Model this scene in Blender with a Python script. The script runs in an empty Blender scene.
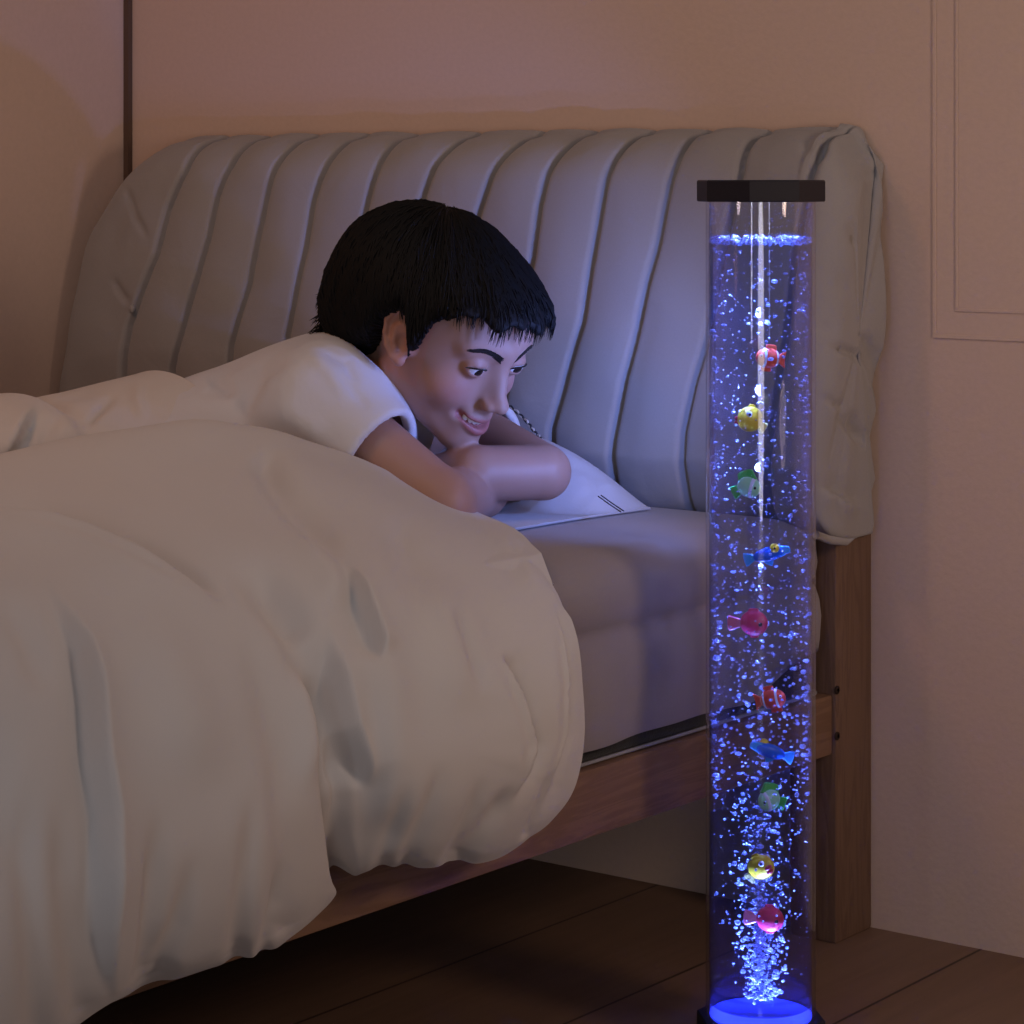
import bpy, math, random
import numpy as np
from mathutils import Matrix, Vector

random.seed(7)
RNG = np.random.default_rng(11)
SC = bpy.context.scene
COL = SC.collection

# ------------------------------------------------------------------ camera model (level camera, vertical shift)
FPX, HZ, EYE = 2585.0, 180.0, 0.75
ANG = math.radians(37.5)
CAM = np.array([1.295, -2.278, EYE])
FW = np.array([-math.sin(ANG), math.cos(ANG), 0.0])
RT = np.array([math.cos(ANG), math.sin(ANG), 0.0])
UP = np.array([0.0, 0.0, 1.0])


def W(px, py, d):
    """measured point of the photograph at camera distance d -> metres"""
    return CAM + FW * d + RT * ((px - 512) / FPX * d) - UP * ((py - HZ) / FPX * d)


def ON(px, py, ax, v):
    dr = FW + RT * (px - 512) / FPX - UP * (py - HZ) / FPX
    return CAM + dr * ((v - CAM[ax]) / dr[ax])


def PR(p):
    q = np.asarray(p, float) - CAM
    z = q @ FW
    return np.stack([512 + FPX * (q @ RT) / z, HZ - FPX * q[..., 2] / z], -1)


# ------------------------------------------------------------------ materials
def nodes_of(name):
    m = bpy.data.materials.new(name)
    m.use_nodes = True
    nt = m.node_tree
    return m, nt, nt.nodes['Principled BSDF'], nt.nodes, nt.links


def setp(b, **k):
    for n, v in k.items():
        n = n.replace('_', ' ')
        if n in b.inputs:
            b.inputs[n].default_value = v


def c4(c):
    return (c[0], c[1], c[2], 1.0)


def plain(name, col, rough=0.6, spec=0.3, **k):
    m, nt, b, N, L = nodes_of(name)
    setp(b, Base_Color=c4(col), Roughness=rough, Specular_IOR_Level=spec, **k)
    return m


def fabric(name, col, col2=None, scale=900.0, bump=0.25, rough=0.9, sheen=0.15, wrinkle=0.0, wscale=9.0):
    """woven cloth: fine thread noise plus optional soft wrinkles"""
    m, nt, b, N, L = nodes_of(name)
    setp(b, Roughness=rough, Specular_IOR_Level=0.15, Sheen_Weight=sheen)
    tc = N.new('ShaderNodeTexCoord')
    no = N.new('ShaderNodeTexNoise')
    no.inputs['Scale'].default_value = scale
    no.inputs['Detail'].default_value = 3
    L.new(tc.outputs['Object'], no.inputs['Vector'])
    mx = N.new('ShaderNodeMix')
    mx.data_type = 'RGBA'
    c2 = col2 or tuple(0.9 * v for v in col)
    mx.inputs[6].default_value = c4(col)
    mx.inputs[7].default_value = c4(c2)
    L.new(no.outputs['Fac'], mx.inputs[0])
    L.new(mx.outputs[2], b.inputs['Base Color'])
    bp = N.new('ShaderNodeBump')
    bp.inputs['Strength'].default_value = bump
    bp.inputs['Distance'].default_value = 0.0006
    L.new(no.outputs['Fac'], bp.inputs['Height'])
    last = bp
    if wrinkle:
        n2 = N.new('ShaderNodeTexNoise')
        n2.inputs['Scale'].default_value = wscale
        n2.inputs['Detail'].default_value = 4
        n2.inputs['Distortion'].default_value = 0.6
        L.new(tc.outputs['Object'], n2.inputs['Vector'])
        b2 = N.new('ShaderNodeBump')
        b2.inputs['Strength'].default_value = wrinkle
        b2.inputs['Distance'].default_value = 0.012
        L.new(n2.outputs['Fac'], b2.inputs['Height'])
        L.new(bp.outputs['Normal'], b2.inputs['Normal'])
        last = b2
    L.new(last.outputs['Normal'], b.inputs['Normal'])
    return m


def wood(name, dark, light, axis=1, scale=6.0, rough=0.55):
    m, nt, b, N, L = nodes_of(name)
    setp(b, Roughness=rough, Specular_IOR_Level=0.3)
    tc = N.new('ShaderNodeTexCoord')
    mp = N.new('ShaderNodeMapping')
    s = [scale * 7.0] * 3
    s[axis] = scale * 0.55
    mp.inputs['Scale'].default_value = s
    L.new(tc.outputs['Object'], mp.inputs['Vector'])
    n1 = N.new('ShaderNodeTexNoise')
    n1.inputs['Scale'].default_value = 1.0
    n1.inputs['Detail'].default_value = 5
    n1.inputs['Distortion'].default_value = 1.6
    L.new(mp.outputs['Vector'], n1.inputs['Vector'])
    wv = N.new('ShaderNodeMath')
    wv.operation = 'SINE'
    mu = N.new('ShaderNodeMath')
    mu.operation = 'MULTIPLY'
    mu.inputs[1].default_value = 34.0
    L.new(n1.outputs['Fac'], mu.inputs[0])
    L.new(mu.outputs[0], wv.inputs[0])
    cr = N.new('ShaderNodeValToRGB')
    cr.color_ramp.elements[0].position = 0.0
    cr.color_ramp.elements[0].color = c4(dark)
    cr.color_ramp.elements[1].position = 0.75
    cr.color_ramp.elements[1].color = c4(light)
    ad = N.new('ShaderNodeMath')
    ad.operation = 'MULTIPLY_ADD'
    ad.inputs[1].default_value = 0.5
    ad.inputs[2].default_value = 0.5
    L.new(wv.outputs[0], ad.inputs[0])
    L.new(ad.outputs[0], cr.inputs['Fac'])
    L.new(cr.outputs['Color'], b.inputs['Base Color'])
    bp = N.new('ShaderNodeBump')
    bp.inputs['Strength'].default_value = 0.12
    bp.inputs['Distance'].default_value = 0.001
    L.new(ad.outputs[0], bp.inputs['Height'])
    L.new(bp.outputs['Normal'], b.inputs['Normal'])
    return m


def plaster(name, col):
    m, nt, b, N, L = nodes_of(name)
    setp(b, Roughness=0.92, Specular_IOR_Level=0.12)
    tc = N.new('ShaderNodeTexCoord')
    no = N.new('ShaderNodeTexNoise')
    no.inputs['Scale'].default_value = 160.0
    no.inputs['Detail'].default_value = 4
    L.new(tc.outputs['Object'], no.inputs['Vector'])
    mx = N.new('ShaderNodeMix')
    mx.data_type = 'RGBA'
    mx.inputs[6].default_value = c4(tuple(0.94 * v for v in col))
    mx.inputs[7].default_value = c4(tuple(1.05 * v for v in col))
    L.new(no.outputs['Fac'], mx.inputs[0])
    L.new(mx.outputs[2], b.inputs['Base Color'])
    bp = N.new('ShaderNodeBump')
    bp.inputs['Strength'].default_value = 0.25
    bp.inputs['Distance'].default_value = 0.0015
    L.new(no.outputs['Fac'], bp.inputs['Height'])
    L.new(bp.outputs['Normal'], b.inputs['Normal'])
    return m


def floor_mat(name, PW=0.19):
    """brown boards running away along y, thin dark joints"""
    m, nt, b, N, L = nodes_of(name)
    setp(b, Roughness=0.5, Specular_IOR_Level=0.25)
    tc = N.new('ShaderNodeTexCoord')
    sp = N.new('ShaderNodeSeparateXYZ')
    L.new(tc.outputs['Object'], sp.inputs[0])

    def mth(op, a, bv=None, c=None):
        n = N.new('ShaderNodeMath')
        n.operation = op
        for i, v in enumerate((a, bv, c)):
            if v is None:
                continue
            if isinstance(v, (int, float)):
                n.inputs[i].default_value = v
            else:
                L.new(v, n.inputs[i])
        return n.outputs[0]
    ux = mth('MULTIPLY_ADD', sp.outputs['X'], 1.0 / PW, 0.35)
    fl = mth('FLOOR', ux)
    fr = mth('FRACT', ux)
    edge = mth('MINIMUM', fr, mth('SUBTRACT', 1.0, fr))
    joint = mth('LESS_THAN', edge, 0.008)
    wn = N.new('ShaderNodeTexWhiteNoise')
    wn.noise_dimensions = '1D'
    L.new(fl, wn.inputs['W'])
    mp = N.new('ShaderNodeMapping')
    mp.inputs['Scale'].default_value = (60, 4.0, 1)
    L.new(tc.outputs['Object'], mp.inputs['Vector'])
    no = N.new('ShaderNodeTexNoise')
    no.inputs['Scale'].default_value = 1.0
    no.inputs['Detail'].default_value = 6
    no.inputs['Distortion'].default_value = 0.8
    L.new(mp.outputs['Vector'], no.inputs['Vector'])
    fac = mth('MULTIPLY_ADD', wn.outputs['Value'], 0.25, mth('MULTIPLY', no.outputs['Fac'], 0.75))
    cr = N.new('ShaderNodeValToRGB')
    cr.color_ramp.elements[0].position = 0.2
    cr.color_ramp.elements[0].color = (0.15, 0.088, 0.058, 1)
    cr.color_ramp.elements[1].position = 0.8
    cr.color_ramp.elements[1].color = (0.20, 0.122, 0.082, 1)
    L.new(fac, cr.inputs['Fac'])
    mx = N.new('ShaderNodeMix')
    mx.data_type = 'RGBA'
    L.new(joint, mx.inputs[0])
    L.new(cr.outputs['Color'], mx.inputs[6])
    mx.inputs[7].default_value = (0.045, 0.026, 0.018, 1)
    L.new(mx.outputs[2], b.inputs['Base Color'])
    bp = N.new('ShaderNodeBump')
    bp.inputs['Strength'].default_value = 0.2
    bp.inputs['Distance'].default_value = 0.001
    L.new(no.outputs['Fac'], bp.inputs['Height'])
    L.new(bp.outputs['Normal'], b.inputs['Normal'])
    return m


def clear_mat(name, tint, ior=1.45, glow=None, glow_amt=0.0, rough=0.02):
    """clear plastic or water: lets light straight through, mirrors at grazing angles, a little milky"""
    m = bpy.data.materials.new(name)
    m.use_nodes = True
    N, L = m.node_tree.nodes, m.node_tree.links
    N.clear()
    out = N.new('ShaderNodeOutputMaterial')
    tr = N.new('ShaderNodeBsdfTransparent')
    tr.inputs['Color'].default_value = c4(tint)
    gl = N.new('ShaderNodeBsdfGlossy')
    gl.inputs['Roughness'].default_value = rough
    f0 = ((ior - 1) / (ior + 1)) ** 2                 # Schlick reflectance, the same from both sides of the wall
    lw = N.new('ShaderNodeLayerWeight')
    lw.inputs['Blend'].default_value = 0.5
    pw = N.new('ShaderNodeMath')
    pw.operation = 'POWER'
    pw.inputs[1].default_value = 3.2
    L.new(lw.outputs['Facing'], pw.inputs[0])
    fr = N.new('ShaderNodeMath')
    fr.operation = 'MULTIPLY_ADD'
    fr.inputs[1].default_value = (1 - f0) * 0.8
    fr.inputs[2].default_value = f0
    L.new(pw.outputs[0], fr.inputs[0])
    mx = N.new('ShaderNodeMixShader')
    L.new(fr.outputs[0], mx.inputs[0])
    src = tr
    if glow:
        tl = N.new('ShaderNodeBsdfTranslucent')
        tl.inputs['Color'].default_value = c4(glow)
        m2 = N.new('ShaderNodeMixShader')
        m2.inputs[0].default_value = glow_amt
        L.new(tr.outputs[0], m2.inputs[1])
        L.new(tl.outputs[0], m2.inputs[2])
        src = m2
    L.new(src.outputs[0], mx.inputs[1])
    L.new(gl.outputs[0], mx.inputs[2])
    L.new(mx.outputs[0], out.inputs['Surface'])
    return m


def bubble_mat(name):
    m = bpy.data.materials.new(name)
    m.use_nodes = True
    N, L = m.node_tree.nodes, m.node_tree.links
    N.clear()
    out = N.new('ShaderNodeOutputMaterial')
    df = N.new('ShaderNodeBsdfDiffuse')
    df.inputs['Color'].default_value = (0.75, 0.8, 1.0, 1)
    tl = N.new('ShaderNodeBsdfTranslucent')
    tl.inputs['Color'].default_value = (0.75, 0.8, 1.0, 1)
    gl = N.new('ShaderNodeBsdfGlossy')
    gl.inputs['Roughness'].default_value = 0.12
    a = N.new('ShaderNodeMixShader')
    a.inputs[0].default_value = 0.5
    L.new(df.outputs[0], a.inputs[1])
    L.new(tl.outputs[0], a.inputs[2])
    b = N.new('ShaderNodeMixShader')
    b.inputs[0].default_value = 0.25
    L.new(a.outputs[0], b.inputs[1])
    L.new(gl.outputs[0], b.inputs[2])
    tr = N.new('ShaderNodeBsdfTransparent')
    tr.inputs['Color'].default_value = (0.8, 0.84, 1, 1)
    fr = N.new('ShaderNodeFresnel')
    fr.inputs['IOR'].default_value = 1.33
    mu = N.new('ShaderNodeMath')
    mu.operation = 'MULTIPLY_ADD'
    mu.inputs[1].default_value = 2.2
    mu.inputs[2].default_value = 0.35
    mu.use_clamp = True
    L.new(fr.outputs[0], mu.inputs[0])
    c = N.new('ShaderNodeMixShader')
    L.new(mu.outputs[0], c.inputs[0])
    L.new(tr.outputs[0], c.inputs[1])
    L.new(b.outputs[0], c.inputs[2])
    L.new(c.outputs[0], out.inputs['Surface'])
    return m


def emit(name, col, s):
    m, nt, b, N, L = nodes_of(name)
    setp(b, Base_Color=c4(col), Emission_Color=c4(col), Emission_Strength=s)
    return m


def skin_mat(name):
    m, nt, b, N, L = nodes_of(name)
    at = N.new('ShaderNodeAttribute')
    at.attribute_name = 'tone'
    L.new(at.outputs['Color'], b.inputs['Base Color'])
    setp(b, Roughness=0.5, Specular_IOR_Level=0.35, Subsurface_Weight=0.12, Subsurface_Radius=(0.006, 0.0025, 0.0015), Subsurface_Scale=1.0)
    no = N.new('ShaderNodeTexNoise')
    no.inputs['Scale'].default_value = 700
    tc = N.new('ShaderNodeTexCoord')
    L.new(tc.outputs['Object'], no.inputs['Vector'])
    bp = N.new('ShaderNodeBump')
    bp.inputs['Strength'].default_value = 0.08
    bp.inputs['Distance'].default_value = 0.0005
    L.new(no.outputs['Fac'], bp.inputs['Height'])
    L.new(bp.outputs['Normal'], b.inputs['Normal'])
    return m


# ------------------------------------------------------------------ object helpers
def tag(o, label=None, cat=None, group=None, kind=None):
    if label:
        o['label'] = label
    if cat:
        o['category'] = cat
    if group:
        o['group'] = group
    if kind:
        o['kind'] = kind
    return o


def empty(name, loc=(0, 0, 0)):
    o = bpy.data.objects.new(name, None)
    COL.objects.link(o)
    o.location = loc
    o.empty_display_size = 0.05
    return o


def obj(name, verts, faces, mat, parent=None, smooth=True, loc=None, auto=None):
    """one mesh object from world-space vertices; its origin moves to loc (or the parent's location)"""
    v = np.asarray(verts, float)
    org = np.zeros(3)
    if loc is not None:
        org = np.asarray(loc, float)
    elif parent is not None:
        p, q = parent, np.zeros(3)
        while p is not None:
            q = q + np.array(p.location)
            p = p.parent
        org = q
    me = bpy.data.meshes.new(name)
    me.from_pydata([tuple(x) for x in (v - org)], [], [tuple(int(i) for i in f) for f in faces])
    me.update()
    if smooth:
        me.polygons.foreach_set('use_smooth', [True] * len(me.polygons))
    me.materials.append(mat)
    o = bpy.data.objects.new(name, me)
    COL.objects.link(o)
    if parent is not None:
        o.parent = parent
    else:
        o.location = org
    if auto:
        try:
            me.set_sharp_from_angle(angle=math.radians(auto))
        except Exception:
            pass
    return o


def boxmesh(x0, x1, y0, y1, z0, z1, bev=0.0):
    import bmesh
    bm = bmesh.new()
    bmesh.ops.create_cube(bm, size=1.0)
    for v in bm.verts:
        v.co = Vector(((x0 + x1) / 2 + v.co.x * (x1 - x0), (y0 + y1) / 2 + v.co.y * (y1 - y0), (z0 + z1) / 2 + v.co.z * (z1 - z0)))
    if bev:
        bmesh.ops.bevel(bm, geom=list(bm.edges), offset=bev, segments=2, affect='EDGES', profile=0.6)
    bm.verts.index_update()
    V = [tuple(v.co) for v in bm.verts]
    F = [[v.index for v in f.verts] for f in bm.faces]
    bm.free()
    return V, F


def grid_faces(n, m, wrap_m=False, wrap_n=False, off=0):
    F = []
    nn = n if wrap_n else n - 1
    mm = m if wrap_m else m - 1
    for i in range(nn):
        for j in range(mm):
            F.append((off + i * m + j, off + ((i + 1) % n) * m + j, off + ((i + 1) % n) * m + (j + 1) % m, off + i * m + (j + 1) % m))
    return F


def join(parts):
    V, F = [], []
    for v, f in parts:
        o = len(V)
        V.extend([tuple(x) for x in v])
        F.extend([tuple(i + o for i in q) for q in f])
    return V, F


def tube(path, rad, n=8, cap=True):
    P = np.asarray(path, float)
    R = np.broadcast_to(np.asarray(rad, float), (len(P),))
    T = np.gradient(P, axis=0)
    T /= np.linalg.norm(T, axis=1)[:, None] + 1e-12
    a = np.array([0, 0, 1.0]) if abs(T[0][2]) < 0.9 else np.array([1.0, 0, 0])
    V = []
    for p, t, r in zip(P, T, R):
        a = a - t * (a @ t)
        a /= np.linalg.norm(a) + 1e-12
        b = np.cross(t, a)
        for k in range(n):
            th = 2 * math.pi * k / n
            V.append(p + r * (math.cos(th) * a + math.sin(th) * b))
    F = grid_faces(len(P), n, wrap_m=True)
    if cap:
        F.append(tuple(range(n - 1, -1, -1)))
        F.append(tuple((len(P) - 1) * n + k for k in range(n)))
    return V, F


def lathe(prof, cx, cy, n=48, rot=0.0, closed=False):
    V = []
    for r, z in prof:
        for k in range(n):
            th = rot + 2 * math.pi * k / n
            V.append((cx + r * math.cos(th), cy + r * math.sin(th), z))
    F = []
    m = len(prof)
    for i in range(m if closed else m - 1):
        for k in range(n):
            F.append((i * n + k, i * n + (k + 1) % n, ((i + 1) % m) * n + (k + 1) % n, ((i + 1) % m) * n + k))
    return V, F


def ball(c, r, n=12, m=8, ax=None):
    """ellipsoid; ax rows are the local axes"""
    r = np.broadcast_to(np.asarray(r, float), (3,))
    A = np.eye(3) if ax is None else np.asarray(ax, float)
    V, F = [], []
    for i in range(1, m):
        ph = math.pi * i / m
        for k in range(n):
            th = 2 * math.pi * k / n
            V.append(np.asarray(c) + (np.array([math.sin(ph) * math.cos(th), math.sin(ph) * math.sin(th), math.cos(ph)]) * r) @ A)
    F = [(i * n + k, (i + 1) * n + k, (i + 1) * n + (k + 1) % n, i * n + (k + 1) % n) for i in range(m - 2) for k in range(n)]
    t = len(V)
    V.append(np.asarray(c) + np.array([0, 0, r[2]]) @ A)
    V.append(np.asarray(c) - np.array([0, 0, r[2]]) @ A)
    for k in range(n):
        F.append((t, k, (k + 1) % n))
        F.append((t + 1, (m - 2) * n + (k + 1) % n, (m - 2) * n + k))
    return V, F


def grid_normals(P, wrap_m=False):
    if wrap_m:
        dv = np.roll(P, -1, 1) - np.roll(P, 1, 1)
    else:
        dv = np.gradient(P, axis=1)
    du = np.gradient(P, axis=0)
    N = np.cross(du, dv)
    return N / (np.linalg.norm(N, axis=-1, keepdims=True) + 1e-12)


def smoothstep(a, b, x):
    t = np.clip((x - a) / (b - a), 0, 1)
    return t * t * (3 - 2 * t)


def seg_dist(q, pts):
    """distance of 2-d points q to polyline pts; also which side (+ left in y-down pixels) and the parameter"""
    best = np.full(len(q), 1e9)
    side = np.zeros(len(q))
    par = np.zeros(len(q))
    n = len(pts) - 1
    for i in range(n):
        a, b = np.asarray(pts[i], float), np.asarray(pts[i + 1], float)
        d = b - a
        t = np.clip(((q - a) @ d) / (d @ d), 0, 1)
        r = q - (a + t[:, None] * d)
        dist = np.hypot(r[:, 0], r[:, 1])
        s = d[0] * r[:, 1] - d[1] * r[:, 0]
        m = dist < best
        best[m] = dist[m]
        side[m] = np.sign(s[m])
        par[m] = (i + t[m]) / n
    return best, side, par


def folds(P, N, strokes, face=True):
    """cloth folds laid along measured lines on a surface: (points, depth in m, width in px, kind)
    c = valley, r = ridge, s = lapped fold (cloth on the right hand of the line stands higher)"""
    shp = P.shape
    p = P.reshape(-1, 3)
    n = N.reshape(-1, 3)
    q = PR(p)
    view = CAM - p
    view /= np.linalg.norm(view, axis=1)[:, None]
    vis = smoothstep(-0.05, 0.25, (n * view).sum(1)) if face else 1.0
    D = np.zeros(len(p))
    for pts, amp, w, kind in strokes:
        d, s, t = seg_dist(q, pts)
        fade = smoothstep(0, 0.34, t) * (1.0 if kind.endswith('e') else smoothstep(0, 0.34, 1 - t))
        if kind[0] == 'c':
            D -= amp * np.exp(-(d / w) ** 2) * fade
        elif kind[0] == 'r':
            D += amp * np.exp(-(d / w) ** 2) * fade
        else:
            D += s * amp * np.exp(-(d / (3.2 * w)) ** 1.3) * np.clip(d / (0.45 * w), 0, 1) * fade
    return (p + n * (D * vis)[:, None]).reshape(shp)


def vnoise(p, s, seed=0):
    """cheap smooth noise from summed sines"""
    r = np.random.default_rng(seed)
    out = np.zeros(p.shape[:-1])
    for k in range(10):
        d = r.normal(size=3)
        d /= np.linalg.norm(d)
        out += np.sin(p @ d * s * r.uniform(0.6, 1.7) + r.uniform(0, 6.28))
    return out / 10 * 2.0


# ------------------------------------------------------------------ signed distance modelling (bodies and clothes)
class Field:
    def __init__(s, xs, ys, zs):
        s.xs, s.ys, s.zs = [np.asarray(a, np.float32) for a in (xs, ys, zs)]
        s.f = np.full((len(xs), len(ys), len(zs)), 0.08, np.float32)

    def box(s, lo, hi, pad):
        sl = []
        for a, l, h in zip((s.xs, s.ys, s.zs), lo, hi):
            i0 = max(0, int(np.searchsorted(a, l - pad)) - 1)
            i1 = min(len(a), int(np.searchsorted(a, h + pad)) + 1)
            sl.append(slice(i0, max(i0 + 1, i1)))
        X, Y, Z = np.meshgrid(s.xs[sl[0]], s.ys[sl[1]], s.zs[sl[2]], indexing='ij', sparse=True)
        return tuple(sl), X, Y, Z

    def put(s, sl, d, k, op):
        a = s.f[sl]
        if op == 'cut':
            d = -d
            h = np.maximum(k - np.abs(a - d), 0) / k
            s.f[sl] = np.maximum(a, d) + h * h * k * 0.25
        else:
            h = np.maximum(k - np.abs(a - d), 0) / k
            s.f[sl] = np.minimum(a, d) - h * h * k * 0.25

    def cone(s, a, b, ra, rb, k=0.01, op='add'):
        a, b = np.asarray(a, float), np.asarray(b, float)
        r = max(ra, rb)
        sl, X, Y, Z = s.box(np.minimum(a, b) - r, np.maximum(a, b) + r, k + 0.02)
        d = b - a
        L = d @ d + 1e-12
        t = np.clip(((X - a[0]) * d[0] + (Y - a[1]) * d[1] + (Z - a[2]) * d[2]) / L, 0, 1)
        dist = np.sqrt((X - a[0] - t * d[0]) ** 2 + (Y - a[1] - t * d[1]) ** 2 + (Z - a[2] - t * d[2]) ** 2) - (ra + (rb - ra) * t)
        s.put(sl, dist.astype(np.float32), k, op)

    def ell(s, c, r, ax=None, k=0.01, op='add'):
        c = np.asarray(c, float)
        r = np.asarray(r, float) * np.ones(3)
        A = np.eye(3) if ax is None else np.asarray(ax, float)
        ext = np.sqrt(((A * r[:, None]) ** 2).sum(0))
        sl, X, Y, Z = s.box(c - ext, c + ext, k + 0.02)
        dx, dy, dz = X - c[0], Y - c[1], Z - c[2]
        q = [dx * A[i][0] + dy * A[i][1] + dz * A[i][2] for i in range(3)]
        k0 = np.sqrt(sum((q[i] / r[i]) ** 2 for i in range(3)))
        k1 = np.sqrt(sum((q[i] / r[i] ** 2) ** 2 for i in range(3)))
        dist = k0 * (k0 - 1.0) / (k1 + 1e-9)
        s.put(sl, dist.astype(np.float32), k, op)


def surface_nets(f, xs, ys, zs):
    ins = f < 0
    nx, ny, nz = f.shape
    cs = np.zeros((nx - 1, ny - 1, nz - 1), np.uint8)
    for i in (0, 1):
        for j in (0, 1):
            for k in (0, 1):
                cs += ins[i:nx - 1 + i, j:ny - 1 + j, k:nz - 1 + k]
    act = np.argwhere((cs > 0) & (cs < 8))
    idx = np.full((nx - 1, ny - 1, nz - 1), -1, np.int32)
    idx[act[:, 0], act[:, 1], act[:, 2]] = np.arange(len(act))
    acc = np.zeros((len(act), 3))
    cnt = np.zeros(len(act))
    corners = [(i, j, k) for i in (0, 1) for j in (0, 1) for k in (0, 1)]
    val = {c: f[act[:, 0] + c[0], act[:, 1] + c[1], act[:, 2] + c[2]] for c in corners}
    for c in corners:
        for ax in range(3):
            if c[ax]:
                continue
            e = list(c)
            e[ax] = 1
            a, b = val[c], val[tuple(e)]
            m = (a < 0) != (b < 0)
            t = a[m] / (a[m] - b[m])
            p = np.tile(np.array(c, float), (m.sum(), 1))
            p[:, ax] += t
            acc[m] += p
            cnt[m] += 1
    P = act + acc / cnt[:, None]
    V = np.stack([np.interp(P[:, a], np.arange(len(g)), g) for a, g in enumerate((xs, ys, zs))], -1)
    Q = []
    for ax in range(3):
        sl0 = [slice(1, -1)] * 3
        a = [slice(None)] * 3
        b = [slice(None)] * 3
        a[ax], b[ax] = slice(0, -1), slice(1, None)
        ch = np.argwhere(ins[tuple(a)] != ins[tuple(b)])
        o1, o2 = [(1, 2), (2, 0), (0, 1)][ax]
        lim = np.array([nx - 1, ny - 1, nz - 1])
        ok = (ch[:, o1] > 0) & (ch[:, o2] > 0) & (ch[:, o1] < lim[o1]) & (ch[:, o2] < lim[o2])
        ch = ch[ok]
        up = ins[tuple(a)][ch[:, 0], ch[:, 1], ch[:, 2]]

        def at(d1, d2):
            c = ch.copy()
            c[:, o1] += d1
            c[:, o2] += d2
            return idx[c[:, 0], c[:, 1], c[:, 2]]
        q = np.stack([at(-1, -1), at(0, -1), at(0, 0), at(-1, 0)], -1)
        q[~up] = q[~up][:, ::-1]
        Q.append(q)
    return V, np.concatenate(Q)


def relax(V, Q, it=2, lam=0.5):
    e = np.concatenate([Q[:, [0, 1]], Q[:, [1, 2]], Q[:, [2, 3]], Q[:, [3, 0]]])
    e = np.concatenate([e, e[:, ::-1]])
    deg = np.bincount(e[:, 0], minlength=len(V)).astype(float)
    for _ in range(it):
        for l in (lam, -lam * 0.95):
            S = np.stack([np.bincount(e[:, 0], V[e[:, 1], a], minlength=len(V)) for a in range(3)], -1)
            V = V + l * (S / deg[:, None] - V)
    return V


def axis_grid(lo, hi, fine_lo, fine_hi, hf, hc):
    out = [fine_lo]
    h = hf
    x = fine_lo
    while x > lo:
        h = min(hc, h * 1.12)
        x -= h
        out.append(x)
    out = out[::-1]
    x = fine_lo
    while x < fine_hi:
        x += hf
        out.append(x)
    h = hf
    while x < hi:
        h = min(hc, h * 1.12)
        x += h
        out.append(x)
    return np.array(out)

# ================================================================== MATERIAL SET
M = {}
M['wall'] = plaster('wall plaster', (0.56, 0.42, 0.345))
M['trim'] = plaster('wall moulding paint', (0.56, 0.42, 0.345))
M['strip'] = plain('dark corner shade', (0.10, 0.062, 0.045), 0.6)
M['floor'] = floor_mat('brown floor boards')
M['wood_y'] = wood('bed wood along rail', (0.165, 0.092, 0.056), (0.205, 0.117, 0.072), axis=1)
M['wood_z'] = wood('bed wood upright', (0.125, 0.072, 0.048), (0.155, 0.091, 0.060), axis=2)
M['bolt'] = plain('bolt cover', (0.03, 0.018, 0.013), 0.7, 0.1)
M['cushion'] = fabric('grey upholstery', (0.315, 0.295, 0.29), (0.28, 0.262, 0.258), scale=700, bump=0.2, wrinkle=0.25, wscale=12)
M['sheet'] = fabric('mauve grey sheet', (0.27, 0.235, 0.24), (0.235, 0.205, 0.215), scale=900, bump=0.2, wrinkle=0.05, wscale=14)
M['base'] = fabric('dark mesh border', (0.035, 0.033, 0.034), (0.012, 0.012, 0.013), scale=420, bump=0.6)
M['piping'] = fabric('pale piping', (0.27, 0.26, 0.27), scale=600)
M['duvet'] = fabric('pale duvet cotton', (0.54, 0.525, 0.525), (0.505, 0.49, 0.49), scale=1300, bump=0.12, wrinkle=0.16, wscale=7)
M['topsheet'] = fabric('pale top sheet cotton', (0.56, 0.525, 0.51), (0.52, 0.49, 0.475), scale=1300, bump=0.12, wrinkle=0.2, wscale=16)
M['pillow'] = fabric('white pillow cotton', (0.43, 0.42, 0.44), (0.39, 0.38, 0.405), scale=1200, bump=0.12, wrinkle=0.3, wscale=18)
M['shirt'] = fabric('white t-shirt jersey', (0.58, 0.58, 0.62), (0.54, 0.54, 0.58), scale=1500, bump=0.12, wrinkle=0.22, wscale=17)
M['cord_l'] = plain('beige braid', (0.45, 0.40, 0.34), 0.8)
M['cord_d'] = plain('dark braid', (0.03, 0.028, 0.03), 0.8)
M['skin'] = skin_mat('skin')
M['hair'] = plain('black hair', (0.006, 0.0055, 0.006), 0.65, 0.16)
M['brow'] = plain('dark eyebrow hair', (0.018, 0.012, 0.010), 0.7)
M['eye'] = plain('eye white', (0.55, 0.53, 0.53), 0.15, 0.5)
M['iris'] = plain('dark iris', (0.012, 0.008, 0.007), 0.1, 0.6)
M['teeth'] = plain('teeth', (0.72, 0.68, 0.62), 0.3, 0.5)
M['black'] = plain('black plastic', (0.012, 0.011, 0.018), 0.5, 0.25)
M['tube'] = clear_mat('clear acrylic', (0.93, 0.945, 1.0), ior=1.5)
M['water'] = clear_mat('lit water', (0.80, 0.85, 1.0), ior=1.2, glow=(0.35, 0.42, 1.0), glow_amt=0.014)
M['foam'] = plain('blue lit froth', (0.25, 0.28, 0.9), 0.6)
M['bubble'] = bubble_mat('bubble')
M['led'] = emit('blue light ring', (0.035, 0.06, 1.0), 2.2)

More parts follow.
